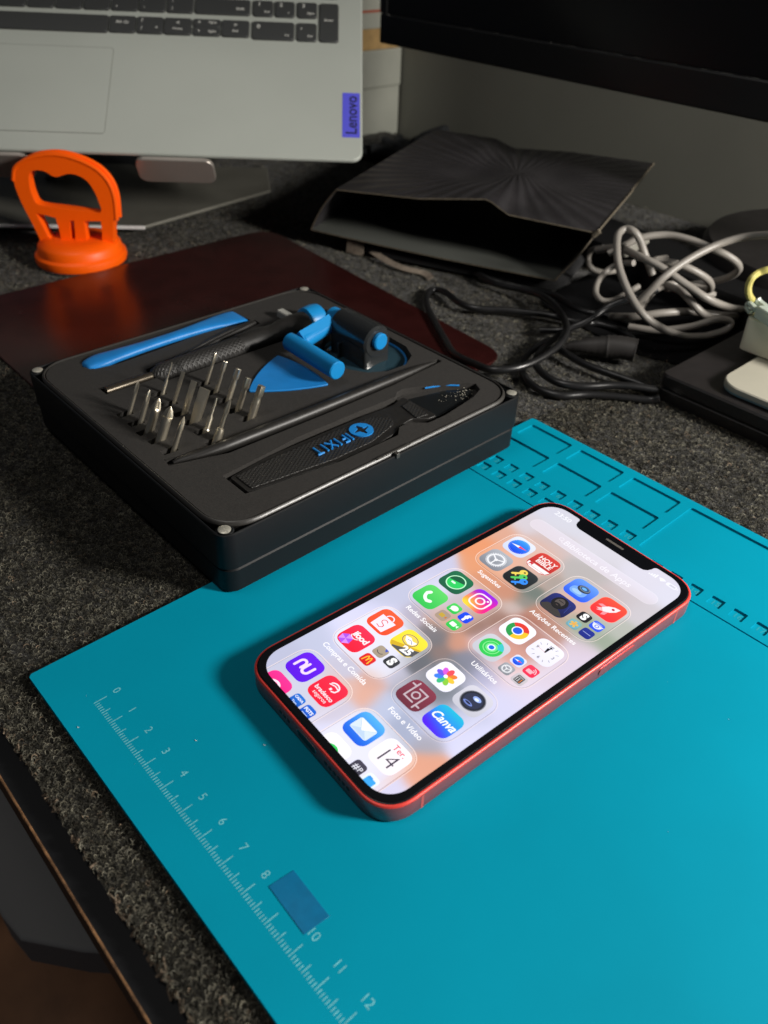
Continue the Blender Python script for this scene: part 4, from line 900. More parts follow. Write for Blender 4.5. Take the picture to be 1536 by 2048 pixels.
# ---- display contents: everything the lit screen shows
M_disp = vcolmat('display_pixels', .10, emit=1.16)
SX, SY, SW, SH = 0, 73.35 - 73.3, 64.6, 140.0
CP = [(5, 8, 203, 203, 216, 5), (16, 10, 205, 205, 215, 6), (35, 12, 208, 205, 213, 6), (55, 12, 214, 211, 224, 6), (66, 12, 214, 214, 228, 5), (6, 22, 205, 195, 200, 5), (20, 24, 196, 176, 172, 6), (40, 26, 172, 165, 160, 6), (55, 26, 190, 180, 182, 6), (66, 26, 196, 190, 194, 5),
      (4, 34, 214, 150, 118, 5), (6, 46, 228, 134, 78, 5), (12, 55, 224, 138, 84, 4), (20, 57, 205, 128, 86, 4), (30, 57, 190, 120, 86, 3.5), (35, 40, 150, 140, 128, 3), (34.5, 50, 86, 98, 86, 3), (36, 55, 120, 116, 104, 3), (35.5, 61, 190, 168, 158, 3.2), (43, 56, 176, 112, 84, 3), (52, 57, 172, 122, 100, 4), (62, 56, 206, 186, 196, 4), (66, 40, 168, 172, 158, 4), (66, 48, 138, 152, 128, 3.5), (60, 50, 122, 140, 108, 4), (66, 60, 212, 196, 214, 5), (45, 42, 200, 150, 128, 4), (52, 30, 186, 160, 150, 4),
      (20, 30, 218, 160, 130, 5), (28, 40, 196, 148, 126, 5), (20, 47, 222, 150, 112, 5), (5, 66, 190, 190, 218, 5), (5, 90, 182, 186, 212, 6), (12, 74, 200, 200, 226, 5), (24, 74, 178, 160, 168, 5), (31, 66, 176, 138, 122, 4), (30, 80, 178, 122, 92, 4), (24, 84, 196, 140, 108, 4), (35.5, 68, 134, 92, 74, 3), (35, 78, 128, 90, 74, 3), (36, 87, 196, 128, 96, 3), (31, 91, 92, 90, 92, 3.2), (27, 90, 104, 98, 100, 3.2), (18, 90, 168, 160, 176, 4), (36, 95, 120, 94, 84, 3), (45, 64, 150, 84, 64, 5), (52, 66, 172, 108, 90, 5), (50, 78, 198, 122, 98, 5), (42, 80, 204, 170, 176, 4), (58, 84, 226, 196, 200, 5), (64, 74, 214, 198, 214, 5), (67, 84, 216, 206, 228, 5), (45, 90, 110, 112, 128, 4), (52, 90, 160, 160, 190, 4), (62, 92, 205, 204, 234, 6),
      (12, 100, 208, 208, 238, 6), (12, 112, 212, 212, 242, 6), (24, 104, 206, 206, 236, 5), (33, 100, 74, 80, 84, 3.4), (36, 104, 76, 78, 82, 3), (31, 113, 200, 200, 226, 4), (36, 112, 170, 168, 182, 3), (44, 98, 92, 98, 104, 5), (50, 106, 84, 92, 100, 5), (43, 112, 132, 132, 142, 4), (58, 106, 176, 180, 206, 5), (56, 114, 196, 198, 230, 5), (66, 110, 210, 210, 240, 5),
      (8, 122, 182, 188, 214, 5), (22, 122, 190, 186, 204, 4), (32, 119, 206, 150, 128, 3.2), (35, 124, 222, 158, 130, 3.4), (30, 127, 214, 168, 152, 3), (42, 122, 176, 186, 214, 4), (52, 122, 150, 160, 186, 4), (60, 121, 150, 148, 160, 3), (66, 126, 222, 146, 110, 3.5), (67, 131, 226, 150, 114, 3), (20, 136, 188, 190, 212, 5), (33, 134, 198, 190, 206, 4), (46, 138, 214, 214, 242, 6), (66, 139, 208, 204, 232, 4), (8, 136, 176, 180, 206, 5)]
CPa = np.array(CP, float)
def field(px, py):
    d2 = ((CPa[:, 0] - px) ** 2 + (CPa[:, 1] - py) ** 2) / CPa[:, 5] ** 2
    w_ = np.exp(-d2 * 0.9) + 1e-5; c = (CPa[:, 2:5] * w_[:, None]).sum(0) / w_.sum(); return tuple(c * .82 + np.array((230, 227, 244)) * .18)
YCUT = 144.6
def clipy(poly):
    out = []
    for i in range(len(poly)):
        a, b = poly[i - 1], poly[i]
        ia, ib = a[1] <= YCUT, b[1] <= YCUT
        if ia != ib:
            t = (YCUT - a[1]) / (b[1] - a[1]); out.append((a[0] + t * (b[0] - a[0]), YCUT))
        if ib: out.append(b)
    return out
LZ = 0.010
class Deco:
    """flat coloured shapes in phone coordinates (mm from the top left corner of the phone, y down)"""
    def __init__(s, base): s.mb = MB(); s.lay = base
    def z(s): s.lay += 1; return 7.44 + LZ * s.lay
    def poly(s, pts, col, z=None):
        pts = clipy([tuple(p) for p in pts])
        if len(pts) < 3: return s
        z = z or s.z(); V2 = [L(*p) for p in pts]
        P3 = [Vector((x, y, 0)) for x, y in V2]; t = tessellate_polygon([P3]); fs = []
        for a, b, c in t:
            cr = (P3[b] - P3[a]).cross(P3[c] - P3[a]).z
            fs.append((a, b, c) if cr > 0 else (a, c, b))
        if callable(col):
            b0 = len(s.mb.v); s.mb.add([(x, y, z) for x, y in V2], fs)
            for q, f in enumerate(fs): s.mb.c[len(s.mb.c) - len(fs) + q] = [s2l(col(*pts[i])) for i in f]
        else:
            s.mb.col = s2l(col); s.mb.add([(x, y, z) for x, y in V2], fs); s.mb.col = None
        return s
    def rr(s, cx, cy, w_, h_, r, col, z=None, power=2.0, n=7): return s.poly(rrect(w_, h_, r, n, cx, cy, power), col, z)
    def circ(s, cx, cy, r, col, z=None, n=36, a0=0, a1=360, ry=None):
        ry = ry or r; pts = [(cx + r * math.cos(R(a0 + (a1 - a0) * k / n)), cy + ry * math.sin(R(a0 + (a1 - a0) * k / n))) for k in range(n + (a1 - a0 < 360))]
        if a1 - a0 < 360: pts.append((cx, cy))
        return s.poly(pts, col, z)
    def ring(s, cx, cy, r0, r1, col, z=None, a0=0, a1=360, n=40):
        z = z or s.z()
        for k in range(n):
            a, b = R(a0 + (a1 - a0) * k / n), R(a0 + (a1 - a0) * (k + 1) / n)
            q = [(cx + r0 * math.cos(a), cy + r0 * math.sin(a)), (cx + r1 * math.cos(a), cy + r1 * math.sin(a)), (cx + r1 * math.cos(b), cy + r1 * math.sin(b)), (cx + r0 * math.cos(b), cy + r0 * math.sin(b))]
            s.poly(q, col(a) if callable(col) else col, z)
        return s
    def line(s, pts, w_, col, z=None, round_=True):
        z = z or s.z()
        for i in range(len(pts) - 1):
            a, b = Vector(pts[i]), Vector(pts[i + 1]); d = (b - a).normalized(); n_ = Vector((-d.y, d.x)) * w_ / 2
            s.poly([(a + n_)[:], (b + n_)[:], (b - n_)[:], (a - n_)[:]], col, z + i * 2e-4)
        if round_:
            for p in pts: s.circ(p[0], p[1], w_ / 2, col, z + .002, 10)
        return s
    def outline(s, pts, w_, col, z=None): return s.line(list(pts) + [pts[0]], w_, col, z, False)
    def text(s, t, size, cx, cy, col, rot=0, bold=0.0, align='CENTER', shear=0.0, sp=1.0, sy=1.0):
        v, f = text2d(t, size, bold, align, shear, sp); c_, s_ = math.cos(R(rot)), math.sin(R(rot)); z = s.z()
        pts = [(cx + c_ * x - s_ * y * sy, cy - (s_ * x + c_ * y * sy)) for x, y in v]
        if max(p[1] for p in pts) > YCUT: return s
        s.mb.col = s2l(col); s.mb.add([(*L(*p), z) for p in pts], [tuple(q) for q in f]); s.mb.col = None; return s
    def grad(s, cx, cy, w_, h_, r, f, z=None, rings=7, power=2.6):
        """rounded square filled by colour function f(x,y), built as concentric rings"""
        z = z or s.z(); prev = None
        for k in range(rings + 1):
            q = k / rings; pl = [(cx + (x - cx) * q, min(YCUT, cy + (y - cy) * q)) for x, y in rrect(w_, h_, r, 7, cx, cy, power)]
            if prev:
                for i in range(len(pl)):
                    j = (i + 1) % len(pl); quad = [prev[i], prev[j], pl[j], pl[i]]
                    if k == 1: quad = [pl[i], (cx, min(YCUT, cy)), pl[j]][::-1]
                    if max(abs(a[0] - quad[0][0]) + abs(a[1] - quad[0][1]) for a in quad) < 1e-6: continue
                    V2 = [L(*p) for p in quad]
                    ar = sum(V2[m][0] * V2[(m + 1) % len(V2)][1] - V2[(m + 1) % len(V2)][0] * V2[m][1] for m in range(len(V2)))
                    if abs(ar) < 1e-9: continue
                    if ar < 0: V2 = V2[::-1]; quad = quad[::-1]
                    s.mb.add([(x, y, z) for x, y in V2], [tuple(range(len(V2)))]); s.mb.c[-1] = [s2l(f(*p)) for p in quad]
            prev = pl
        return s
    def done(s, name, parent): return s.mb.build(name, M_disp, parent, smooth=0)

# wallpaper sheet
def inside_scr(x, y):
    dx = max(0, abs(x - 35.75) - (33.9 - 10)); dy = max(0, abs(y - 73.35) - (71.4 - 10)); return dx * dx + dy * dy <= 100
mb = MB(); nu, nv = 66, 141; x0, y0, x1, y1 = 3.0, 2.9, 68.5, 143.8
for j in range(nv):
    for i in range(nu):
        q = [(x0 + (x1 - x0) * (i + a) / nu, y0 + (y1 - y0) * (j + b) / nv) for a, b in ((0, 1), (1, 1), (1, 0), (0, 0))]
        if any(not inside_scr(*p) for p in q): continue
        mb.add([(*L(*p), 7.435) for p in q], [(0, 1, 2, 3)]); mb.c[-1] = [s2l(field(*p)) for p in q]
scr = mb.build('screen', M_disp, phone, smooth=0)

CXs = [14.65, 26.85, 44.65, 56.85]; ROW = [34.85 + 32.55 * (k // 2) + 12.3 * (k % 2) for k in range(8)]
mix = lambda a, b, t: tuple(a[i] * (1 - t) + b[i] * t for i in range(3))
W_ = (255, 255, 255)
POD = [(0, 0, .12, 1), (1, 0, .10, 1), (0, 1, .12, 1), (1, 1, .10, 1), (0, 2, .35, 1), (1, 2, .05, .6), (0, 3, .12, .9), (1, 3, .28, 1)]
for c_, r_, lift, rimb in POD:
    cx = 20.75 if c_ == 0 else 50.75; cy = ROW[2 * r_] + 6.15; d = Deco(0)
    rad = 6.4
    d.rr(cx, cy, 26.3, 26.3, rad, lambda x, y, rimb=rimb: mix(field(x, y), (255, 235, 228), .62 * rimb), power=2.4, n=9)
    d.rr(cx + .05, cy + .1, 25.7, 25.7, rad - .3, lambda x, y: mix(field(x, y), (60, 50, 60), .16), power=2.4, n=9)
    d.grad(cx, cy, 25.2, 25.2, rad - .5, lambda x, y, lift=lift: mix(field(x, y), W_, lift), rings=9)
    d.done('folder_panel', scr)
lab = [(20.6, 0, 'Sugestões'), (50.6, 0, 'Adições Recentes'), (20.8, 1, 'Redes Sociais'), (50.8, 1, 'Utilitários'), (20.8, 2, 'Compras e Comida'), (50.6, 2, 'Foto e Vídeo')]
d = Deco(1)
for cx, r_, t in lab: d.text(t, 2.75, cx, ROW[2 * r_] + 6.15 + 15.6, (250, 248, 250), bold=.012)
d.done('folder_names', scr)
# search field
d = Deco(0); d.rr(35.7, 18.7, 58.4, 6.9, 3.4, lambda x, y: mix(field(x, y), (250, 246, 252), .42), n=8); d.rr(35.7, 18.75, 58.0, 6.5, 3.2, lambda x, y: mix(field(x, y), (236, 226, 238), .42), n=8)
d.ring(21.3, 18.3, .75, 1.0, (238, 232, 240)); d.line([(22.0, 19.1), (22.9, 20.0)], .28, (238, 232, 240)); d.text('Biblioteca de Apps', 4.1, 38.6, 18.9, (238, 234, 242), bold=.008)
d.done('search_field', scr)
d = Deco(1); d.text('23:50', 3.5, 12.4, 7.3, (240, 240, 246), bold=.012)
for k in range(4): d.rr(53.9 + .85 * k, 7.6 - .25 * k, .6, .7 + .5 * k, .15, (240, 240, 248), n=2)
d.circ(58.9, 8.0, 2.0, (240, 240, 248), a0=-135, a1=-45, n=10); d.rr(63, 7, 4.2, 2.0, .8, (236, 236, 246)); d.rr(63.4, 7, 2.4, 1.0, .3, (208, 208, 220)); d.rr(65.5, 7, .35, .8, .15, (236, 236, 246), n=2)
d.done('status_bar', scr)

S_ = 10.4
def icon(ci, ri, bg1, bg2, draw, rim=None, label=None):
    cx, cy = CXs[ci], ROW[ri]; d = Deco(4)
    if rim: d.rr(cx, cy, S_ + .35, S_ + .35, 3.3, rim, power=2.4)
    d.grad(cx, cy, S_, S_, 3.2, lambda x, y: mix(bg1, bg2, min(1, max(0, (y - cy) / S_ + .5))), rings=5, power=2.4)
    draw(d, cx, cy); o = d.done('app_icon', scr)
    return o
def mini(cx, cy, bg1, bg2, draw):
    d = Deco(4); d.grad(cx, cy, 4.55, 4.55, 1.35, lambda x, y: mix(bg1, bg2, min(1, max(0, (y - cy) / 4.55 + .5))), rings=3, power=2.4); draw(d, cx, cy); d.done('app_icon', scr)
def four(ci, ri, lst):
    for (bg1, bg2, dr), (dx, dy) in zip(lst, ((-2.75, -2.7), (2.75, -2.7), (-2.75, 2.7), (2.75, 2.7))):
        if bg1: mini(CXs[ci] + dx, ROW[ri] + dy, bg1, bg2, dr)
def safari(k=1.0):
    def f(d, cx, cy):
        d.grad(cx, cy, 8.3 * k, 8.3 * k, 4.14 * k, lambda x, y: mix((60, 160, 250), (18, 66, 226), min(1, max(0, (y - cy) / (8 * k) + .5))), rings=5, power=2)
        a = R(-8); u = Vector((math.cos(a), math.sin(a))); n_ = Vector((-u.y, u.x)); c = Vector((cx, cy)); z = d.z()
        d.poly([(c + u * 3.5 * k)[:], (c + n_ * .62 * k)[:], (c - n_ * .62 * k)[:]], (246, 70, 90), z); d.poly([(c - u * 3.5 * k)[:], (c - n_ * .62 * k)[:], (c + n_ * .62 * k)[:]], (246, 246, 250), z)
        if k > .8:
            for q in range(36): aa = R(10 * q); d.line([(cx + 3.55 * math.cos(aa), cy + 3.55 * math.sin(aa)), (cx + 3.85 * math.cos(aa), cy + 3.85 * math.sin(aa))], .09, (170, 200, 245), z, False)
    return f
def gear(k=1.0, c1=(235, 236, 240)):
    def f(d, cx, cy):
        n_ = 48; z = d.z(); z2 = d.z(); z3 = d.z()
        pts = [(cx + (3.95 if q % 2 else 3.55) * k * math.cos(R(360 * q / (2 * 36) )), cy + (3.95 if q % 2 else 3.55) * k * math.sin(R(360 * q / (2 * 36)))) for q in range(72)]
        for q in range(36): a = R(10 * q); d.line([(cx + 3.2 * k * math.cos(a), cy + 3.2 * k * math.sin(a)), (cx + 4.0 * k * math.cos(a), cy + 4.0 * k * math.sin(a))], .26 * k, c1, z, False)
        d.ring(cx, cy, 2.75 * k, 3.4 * k, c1, z2); d.ring(cx, cy, 2.35 * k, 2.5 * k, (190, 192, 200), z2)
        for q in range(3): a = R(120 * q + 90); d.line([(cx, cy), (cx + 2.9 * k * math.cos(a), cy + 2.9 * k * math.sin(a))], .55 * k, c1, z3)
        d.circ(cx, cy, .7 * k, c1, z3 + .004)
    return f
icon(0, 0, (226, 230, 244), (206, 214, 240), safari())
icon(0, 1, (176, 180, 188), (128, 132, 142), gear())
def bible(d, cx, cy):
    d.text('HOLY', 2.9, cx + .3, cy - 2.1, (250, 235, 232), bold=.03); d.text('BIBLE', 2.9, cx + .3, cy + .25, (250, 235, 232), bold=.03)
    pg = [(cx - 4.7, cy + 2.6), (cx + 5.0, cy + 2.3), (cx + 4.3, cy + 4.2), (cx + 2.4, cy + 5.1), (cx - 2.6, cy + 5.1), (cx - 4.5, cy + 4.2)]
    d.poly(pg, (248, 240, 240)); d.line([(cx - 4.4, cy + 4.3), (cx + 4.0, cy + 4.25)], .14, (205, 80, 74)); d.poly([(cx - 3.8, cy + 2.6), (cx - 2.3, cy + 2.6), (cx - 2.3, cy + 4.0), (cx - 3.05, cy + 3.5), (cx - 3.8, cy + 4.0)], (205, 50, 60))
icon(1, 0, (214, 66, 56), (178, 38, 36), bible, rim=(226, 178, 166))
def keysd(d, cx, cy):
    for dx, dy, c in ((-1.6, -1.9, (240, 212, 90)), (-.1, 0, (88, 200, 96)), (1.7, 1.7, (50, 140, 246))):
        z = d.z(); d.circ(cx + dx + .6, cy + dy - .9, 1.55, c, z); d.line([(cx + dx + .2, cy + dy), (cx + dx - 1.9, cy + dy + 2.3)], 1.05, c, z + .003); d.line([(cx + dx - 1.2, cy + dy + 1.4), (cx + dx - .4, cy + dy + 2.3)], .6, c, z + .006)
        d.circ(cx + dx + .9, cy + dy - 1.2, .42, (30, 40, 40), z + .008, 12)
icon(1, 1, (46, 52, 54), (24, 28, 30), keysd, rim=(120, 116, 112))
def webcam(d, cx, cy):
    d.rr(cx - .3, cy + 1.2, 6.4, 4.2, 1.8, (120, 170, 252)); d.circ(cx - .6, cy + 1.6, 2.0, (160, 200, 255), ry=1.0); d.line([(cx - .9, cy - 1.2), (cx + 1.9, cy - 1.6)], 1, (90, 110, 130))
    d.circ(cx + .4, cy - 1.1, 2.5, (58, 66, 74), ry=1.9); d.circ(cx + .5, cy - 1.5, 2.1, (120, 130, 138), ry=1.45); d.circ(cx + .5, cy - 1.5, 1.7, (50, 90, 140), ry=1.1); d.circ(cx + .4, cy - 1.4, 1.0, (110, 180, 240), ry=.6)
icon(2, 0, (104, 158, 252), (44, 92, 240), webcam)
def rocket(d, cx, cy):
    p = (252, 205, 210); a = R(-45); c = Vector((cx, cy)); u = Vector((math.cos(a), math.sin(a))); n_ = Vector((-u.y, u.x)); g_ = lambda x, y: (c + u * x + n_ * y)[:]
    d.poly([g_(-.2, -1.3), g_(-1.8, -2.8), g_(-3.2, -2.6), g_(-2.0, -1.1)], (250, 150, 160)); d.poly([g_(-.2, 1.3), g_(-2.0, 1.1), g_(-3.2, 2.6), g_(-1.8, 2.8)], (250, 150, 160))
    d.poly([g_(-2.2, -1.0), g_(.2, -1.55), g_(2.4, -1.2), g_(4.2, 0), g_(2.4, 1.2), g_(.2, 1.55), g_(-2.2, 1.0)], (254, 232, 236)); d.poly([g_(-2.3, -.8), g_(-4.1, -.9), g_(-3.3, -.1), g_(-4.3, .3), g_(-2.3, .9)], (252, 190, 195)); d.circ(*g_(1.6, 0), .55, (190, 40, 60))
icon(3, 0, (250, 84, 60), (250, 46, 54), rocket, rim=(245, 150, 130))
def face(d, cx, cy):
    d.poly([(cx - 4.7, cy + 3.6), (cx - 3.4, cy + 1.6), (cx - .8, cy + .6), (cx + 3.2, cy + 2.6), (cx + 4.6, cy + 3.8), (cx + 2.5, cy + 5.0), (cx - 3, cy + 5.0)], (62, 58, 56))
    d.circ(cx - .2, cy - 1.2, 2.9, (26, 26, 30), ry=3.3); d.circ(cx - .4, cy - 1.5, 1.7, (88, 80, 76), ry=2.1); d.circ(cx - .4, cy + .3, 1.6, (32, 30, 30), ry=1.3); d.rr(cx - .4, cy - 2.2, 2.2, .35, .15, (40, 36, 36)); d.rr(cx - .4, cy + .1, 1.0, .25, .1, (100, 84, 80)); d.line([(cx + 3.0, cy - 3), (cx + 3.9, cy + 1.5)], .12, (60, 76, 160))
icon(2, 1, (40, 50, 124), (22, 26, 66), face)
four(3, 1, [((34, 34, 38), (24, 24, 28), lambda d, x, y: d.text('S', 4.4, x, y, (250, 250, 250), bold=.06)), ((70, 106, 236), (50, 84, 230), lambda d, x, y: (d.text('admin', 1.0, x, y - 1.3, (210, 220, 255)), d.circ(x, y - .5, 1.8, (232, 236, 255), a0=0, a1=180), d.ring(x, y + .1, .5, .8, (60, 90, 230), n=14), d.line([(x - 2, y - .7), (x + 2, y - .7)], .3, (240, 242, 255)))),
            ((140, 180, 170), (110, 160, 170), lambda d, x, y: [d.ring(x, y, 1.7, 1.95, (110, 180, 215), n=20)] + [d.circ(x + 1.1 * math.cos(R(72 * k - 90)), y + 1.1 * math.sin(R(72 * k - 90)), .5, (226, 186, 92), d.z(), 10) for k in range(5)] + [d.circ(x, y, .7, (232, 170, 80))]), ((34, 52, 150), (26, 40, 130), lambda d, x, y: d.line([(x - 1.5, y + .0), (x + 1.5, y + .0)], .22, (170, 184, 230)))])
# social
def wa(d, cx, cy):
    d.circ(cx, cy, 3.7, (190, 250, 205)); d.circ(cx, cy, 3.25, (22, 92, 60)); d.poly([(cx + 3.2 * math.cos(R(a)), cy + 3.2 * math.sin(R(a))) for a in range(-25, 176, 10)], (44, 206, 96)); d.rr(cx - .6, cy + .7, 1.9, .9, .4, (225, 255, 232))
icon(0, 2, (28, 112, 74), (24, 92, 64), wa)
def handset(d, cx, cy):
    pts = [(cx + 3.1 * math.cos(R(a)) + .9, cy + 3.1 * math.sin(R(a)) - .9) for a in range(95, 181, 9)]
    d.line(pts, 1.25, (235, 252, 238)); d.line([pts[0], (pts[0][0] + 1.0, pts[0][1] - .55)], 1.5, (235, 252, 238)); d.line([pts[-1], (pts[-1][0] + .55, pts[-1][1] - 1.0)], 1.5, (235, 252, 238))
icon(0, 3, (98, 216, 104), (50, 196, 82), handset)
def insta(d, cx, cy):
    w2 = (255, 240, 248); o_ = rrect(6.6, 6.6, 2.1, 6, cx, cy); d.outline(o_, .62, w2); d.ring(cx, cy, 1.25, 1.85, w2); d.circ(cx + 1.9, cy - 1.9, .42, w2)
def icon_f(ci, ri, f, draw, rim=None):
    cx, cy = CXs[ci], ROW[ri]; d = Deco(4)
    if rim: d.rr(cx, cy, S_ + .3, S_ + .3, 3.3, rim, power=2.4)
    d.grad(cx, cy, S_, S_, 3.2, lambda x, y: f((x - cx) / 5.2, (y - cy) / 5.2), rings=7, power=2.4); draw(d, cx, cy); return d.done('app_icon', scr)
def ig(u, v):
    base = mix((128, 30, 246), (250, 40, 110), min(1, max(0, (v + 1) / 1.3))); base = mix(base, (246, 20, 180), max(0, u) * .5)
    k = max(0, 1 - math.hypot(u + .6, v - 1.1) / 1.6); return mix(base, (255, 214, 60), min(1, k * 1.3))
icon_f(1, 2, ig, insta)
four(1, 3, [((80, 214, 96), (44, 196, 78), lambda d, x, y: (d.circ(x, y - .1, 1.5, (240, 255, 240), ry=1.25), d.poly([(x - 1.3, y + 1.5), (x - .9, y + .4), (x - .2, y + .9)], (240, 255, 240)))), ((26, 78, 240), (16, 64, 230), lambda d, x, y: d.text('f', 4.8, x + .1, y + .1, (255, 255, 255), bold=.05)),
            ((168, 150, 138), (172, 150, 130), lambda d, x, y: (d.rr(x - .4, y, 2.0, 1.7, .3, (196, 164, 60)), d.poly([(x + .8, y), (x + 1.7, y - .7), (x + 1.7, y + .7)], (196, 120, 60)))), ((80, 214, 96), (44, 196, 78), lambda d, x, y: (d.rr(x - .4, y, 2.3, 1.8, .4, (240, 255, 242)), d.poly([(x + .9, y), (x + 1.8, y - .7), (x + 1.8, y + .7)], (240, 255, 242))))])
# utilities
def chrome(d, cx, cy):
    for a0, a1, c in ((-150, -30, (226, 58, 46)), (-30, 90, (250, 196, 40)), (90, 210, (40, 156, 76))): d.circ(cx, cy, 3.9, c, a0=a0, a1=a1, n=20)
    d.circ(cx, cy, 2.0, (248, 248, 254)); d.circ(cx, cy, 1.6, (30, 90, 226))
icon(2, 2, (246, 244, 252), (240, 238, 250), chrome)
def find(d, cx, cy):
    d.circ(cx, cy, 4.1, (48, 202, 84)); d.ring(cx, cy, 2.6, 2.9, (140, 236, 150)); z = d.z(); d.circ(cx, cy, 4.1, (60, 200, 200), z, a0=-75, a1=-20, n=12); d.circ(cx, cy, 2.0, (120, 232, 140)); d.circ(cx, cy, 1.35, (236, 250, 250)); d.circ(cx, cy, .95, (30, 104, 226))
icon(2, 3, (205, 206, 216), (196, 198, 208), find)
def clock(d, cx, cy):
    z = d.z()
    for k in range(12):
        a = R(30 * k); e = 4.6 / max(abs(math.cos(a)), abs(math.sin(a))) if k % 3 == 0 else 4.5
        r1 = min(4.5, e); 
        if k % 3: d.line([(cx + (r1 - 1.0) * math.sin(a), cy - (r1 - 1.0) * math.cos(a)), (cx + r1 * math.sin(a), cy - r1 * math.cos(a))], .14, (60, 60, 70), z, False)
    for t, dx, dy in (('12', 0, -3.2), ('3', 3.3, 0), ('6', 0, 3.2), ('9', -3.3, 0)): d.text(t, 1.9, cx + dx, cy + dy, (70, 70, 80))
    d.line([(cx, cy), (cx + .1, cy - 3.3)], .5, (20, 20, 30)); d.line([(cx, cy), (cx - .4, cy - 2.0)], .55, (20, 20, 30)); d.line([(cx, cy), (cx - 3.0, cy - .1)], .1, (214, 130, 70))
icon(3, 2, (240, 238, 250), (232, 230, 246), clock)
four(3, 3, [((226, 228, 246), (216, 220, 244), safari(.46)), ((240, 60, 90), (236, 40, 80), lambda d, x, y: (d.rr(x - .3, y + .4, 2.2, 1.6, .3, (255, 180, 190)), d.ring(x, y, 1.5, 1.75, (255, 220, 228), a0=-80, a1=10, n=8), d.ring(x, y, .9, 1.1, (255, 220, 228), a0=-80, a1=10, n=8))), ((168, 170, 178), (130, 134, 142), gear(.46)),
            ((208, 200, 206), (196, 190, 196), lambda d, x, y: [d.rr(x, y, 2.7, 3.1, .4, (70, 70, 76)), d.rr(x, y - 1, 2.2, .6, .1, (150, 150, 150))] + [d.circ(x - .8 + .8 * (k % 3), y - .2 + .6 * (k // 3), .22, (240, 140, 60) if k % 3 == 2 else (220, 220, 220), 7.44 + LZ * 14, 8) for k in range(9)])])
# shopping and food
def shop(d, cx, cy):
    d.poly([(cx - 3.3, cy - 1.9), (cx + 3.3, cy - 1.9), (cx + 2.8, cy + 4.1), (cx - 2.8, cy + 4.1)], (240, 232, 248)); d.ring(cx, cy - 2.0, 1.3, 1.75, (240, 232, 248), a0=180, a1=360, n=16)
    d.line([(cx + 1.2 * math.cos(R(a)) * .9, cy + .15 + .95 * math.sin(R(a))) for a in range(-30, -271, -30)], .3, (226, 70, 60)); d.line([(cx - 1.05 * math.cos(R(a)) * .9, cy + 2.05 + .95 * math.sin(R(a)) * -1) for a in range(-30 + 180 + 30, -91, -30)][:0] + [(cx, cy + 1.1), (cx + 1.0, cy + 1.5), (cx + 1.1, cy + 2.3), (cx + .3, cy + 3.0), (cx - 1.1, cy + 2.7)], .3, (226, 70, 60))
icon(0, 4, (250, 96, 54), (246, 76, 40), shop)
def ifood(d, cx, cy):
    d.text('ifood', 3.4, cx + .9, cy - 1.3, (255, 240, 244), bold=.035, sp=.92); d.line([(cx - .7 + 1.9 * math.cos(R(a)), cy - .9 + 1.7 * math.sin(R(a))) for a in range(150, 29, -20)], .3, (255, 240, 244))
    hx = [(cx - 2.1 + 2.5 * math.cos(R(60 * k + 15)), cy + 2.7 + 2.4 * math.sin(R(60 * k + 15))) for k in range(6)]
    d.poly(hx, (172, 84, 236)); c0 = (cx - 2.1, cy + 2.7); z = d.z()
    for k in (0, 2, 4): d.poly([c0, hx[k], hx[(k + 1) % 6]], (214, 140, 250), z)
icon(0, 5, (250, 48, 84), (240, 26, 54), ifood)
def ml(d, cx, cy):
    d.circ(cx - .6, cy - 1.2, 3.0, (70, 60, 110), ry=2.4); d.circ(cx - .6, cy - 1.2, 2.75, (250, 214, 90), ry=2.15); d.poly([(cx - 3.2, cy - 1.7), (cx - 1.2, cy - 2.2), (cx + .2, cy - 1.5), (cx + 2.0, cy - 2.0), (cx + 1.5, cy - .2), (cx, cy + .5), (cx - 1.8, cy - .1)], (250, 248, 252)); d.line([(cx - 1.6, cy - .9), (cx - .3, cy - 1.3), (cx + 1.1, cy - .3)], .18, (80, 70, 130))
    d.poly([(cx + 5.2, cy - .9), (cx + 5.2, cy + 3.0), (cx + 3.6, cy + 4.9), (cx - 2.6, cy + 5.1), (cx - 4.0, cy + 4.2)], (84, 84, 88)); d.poly([(cx + 5.2, cy - 1.0), (cx + 5.2, cy - .2), (cx - 3.6, cy + 4.9), (cx - 4.8, cy + 3.4)], (214, 176, 40)); d.text('25', 4.0, cx + 2.1, cy + 2.8, (250, 250, 250), rot=8, bold=.05)
icon(1, 4, (252, 230, 60), (250, 218, 50), ml)
four(1, 5, [((172, 158, 138), (166, 150, 130), lambda d, x, y: (d.line([(x + 1.3 * math.cos(R(a)), y - .1 + 1.0 * math.sin(R(a))) for a in range(20, 161, 20)], .24, (60, 60, 70)), d.poly([(x + .2, y - 2.2), (x + 1.6, y - 2.2), (x + 1.3, y - 1.1), (x + .7, y - 1.3)], (70, 90, 190)))), ((60, 62, 66), (50, 52, 56), lambda d, x, y: d.text('S', 4.4, x, y, (250, 250, 250), bold=.06)),
            ((228, 44, 44), (214, 26, 30), lambda d, x, y: d.line([(x - 1.3, y + 1.3), (x - 1.0, y - .8), (x - .6, y - 1.4), (x - .1, y - .4), (x, y + .6), (x + .1, y - .4), (x + .6, y - 1.4), (x + 1.0, y - .8), (x + 1.3, y + 1.3)], .42, (250, 190, 50))), (None, None, None)])
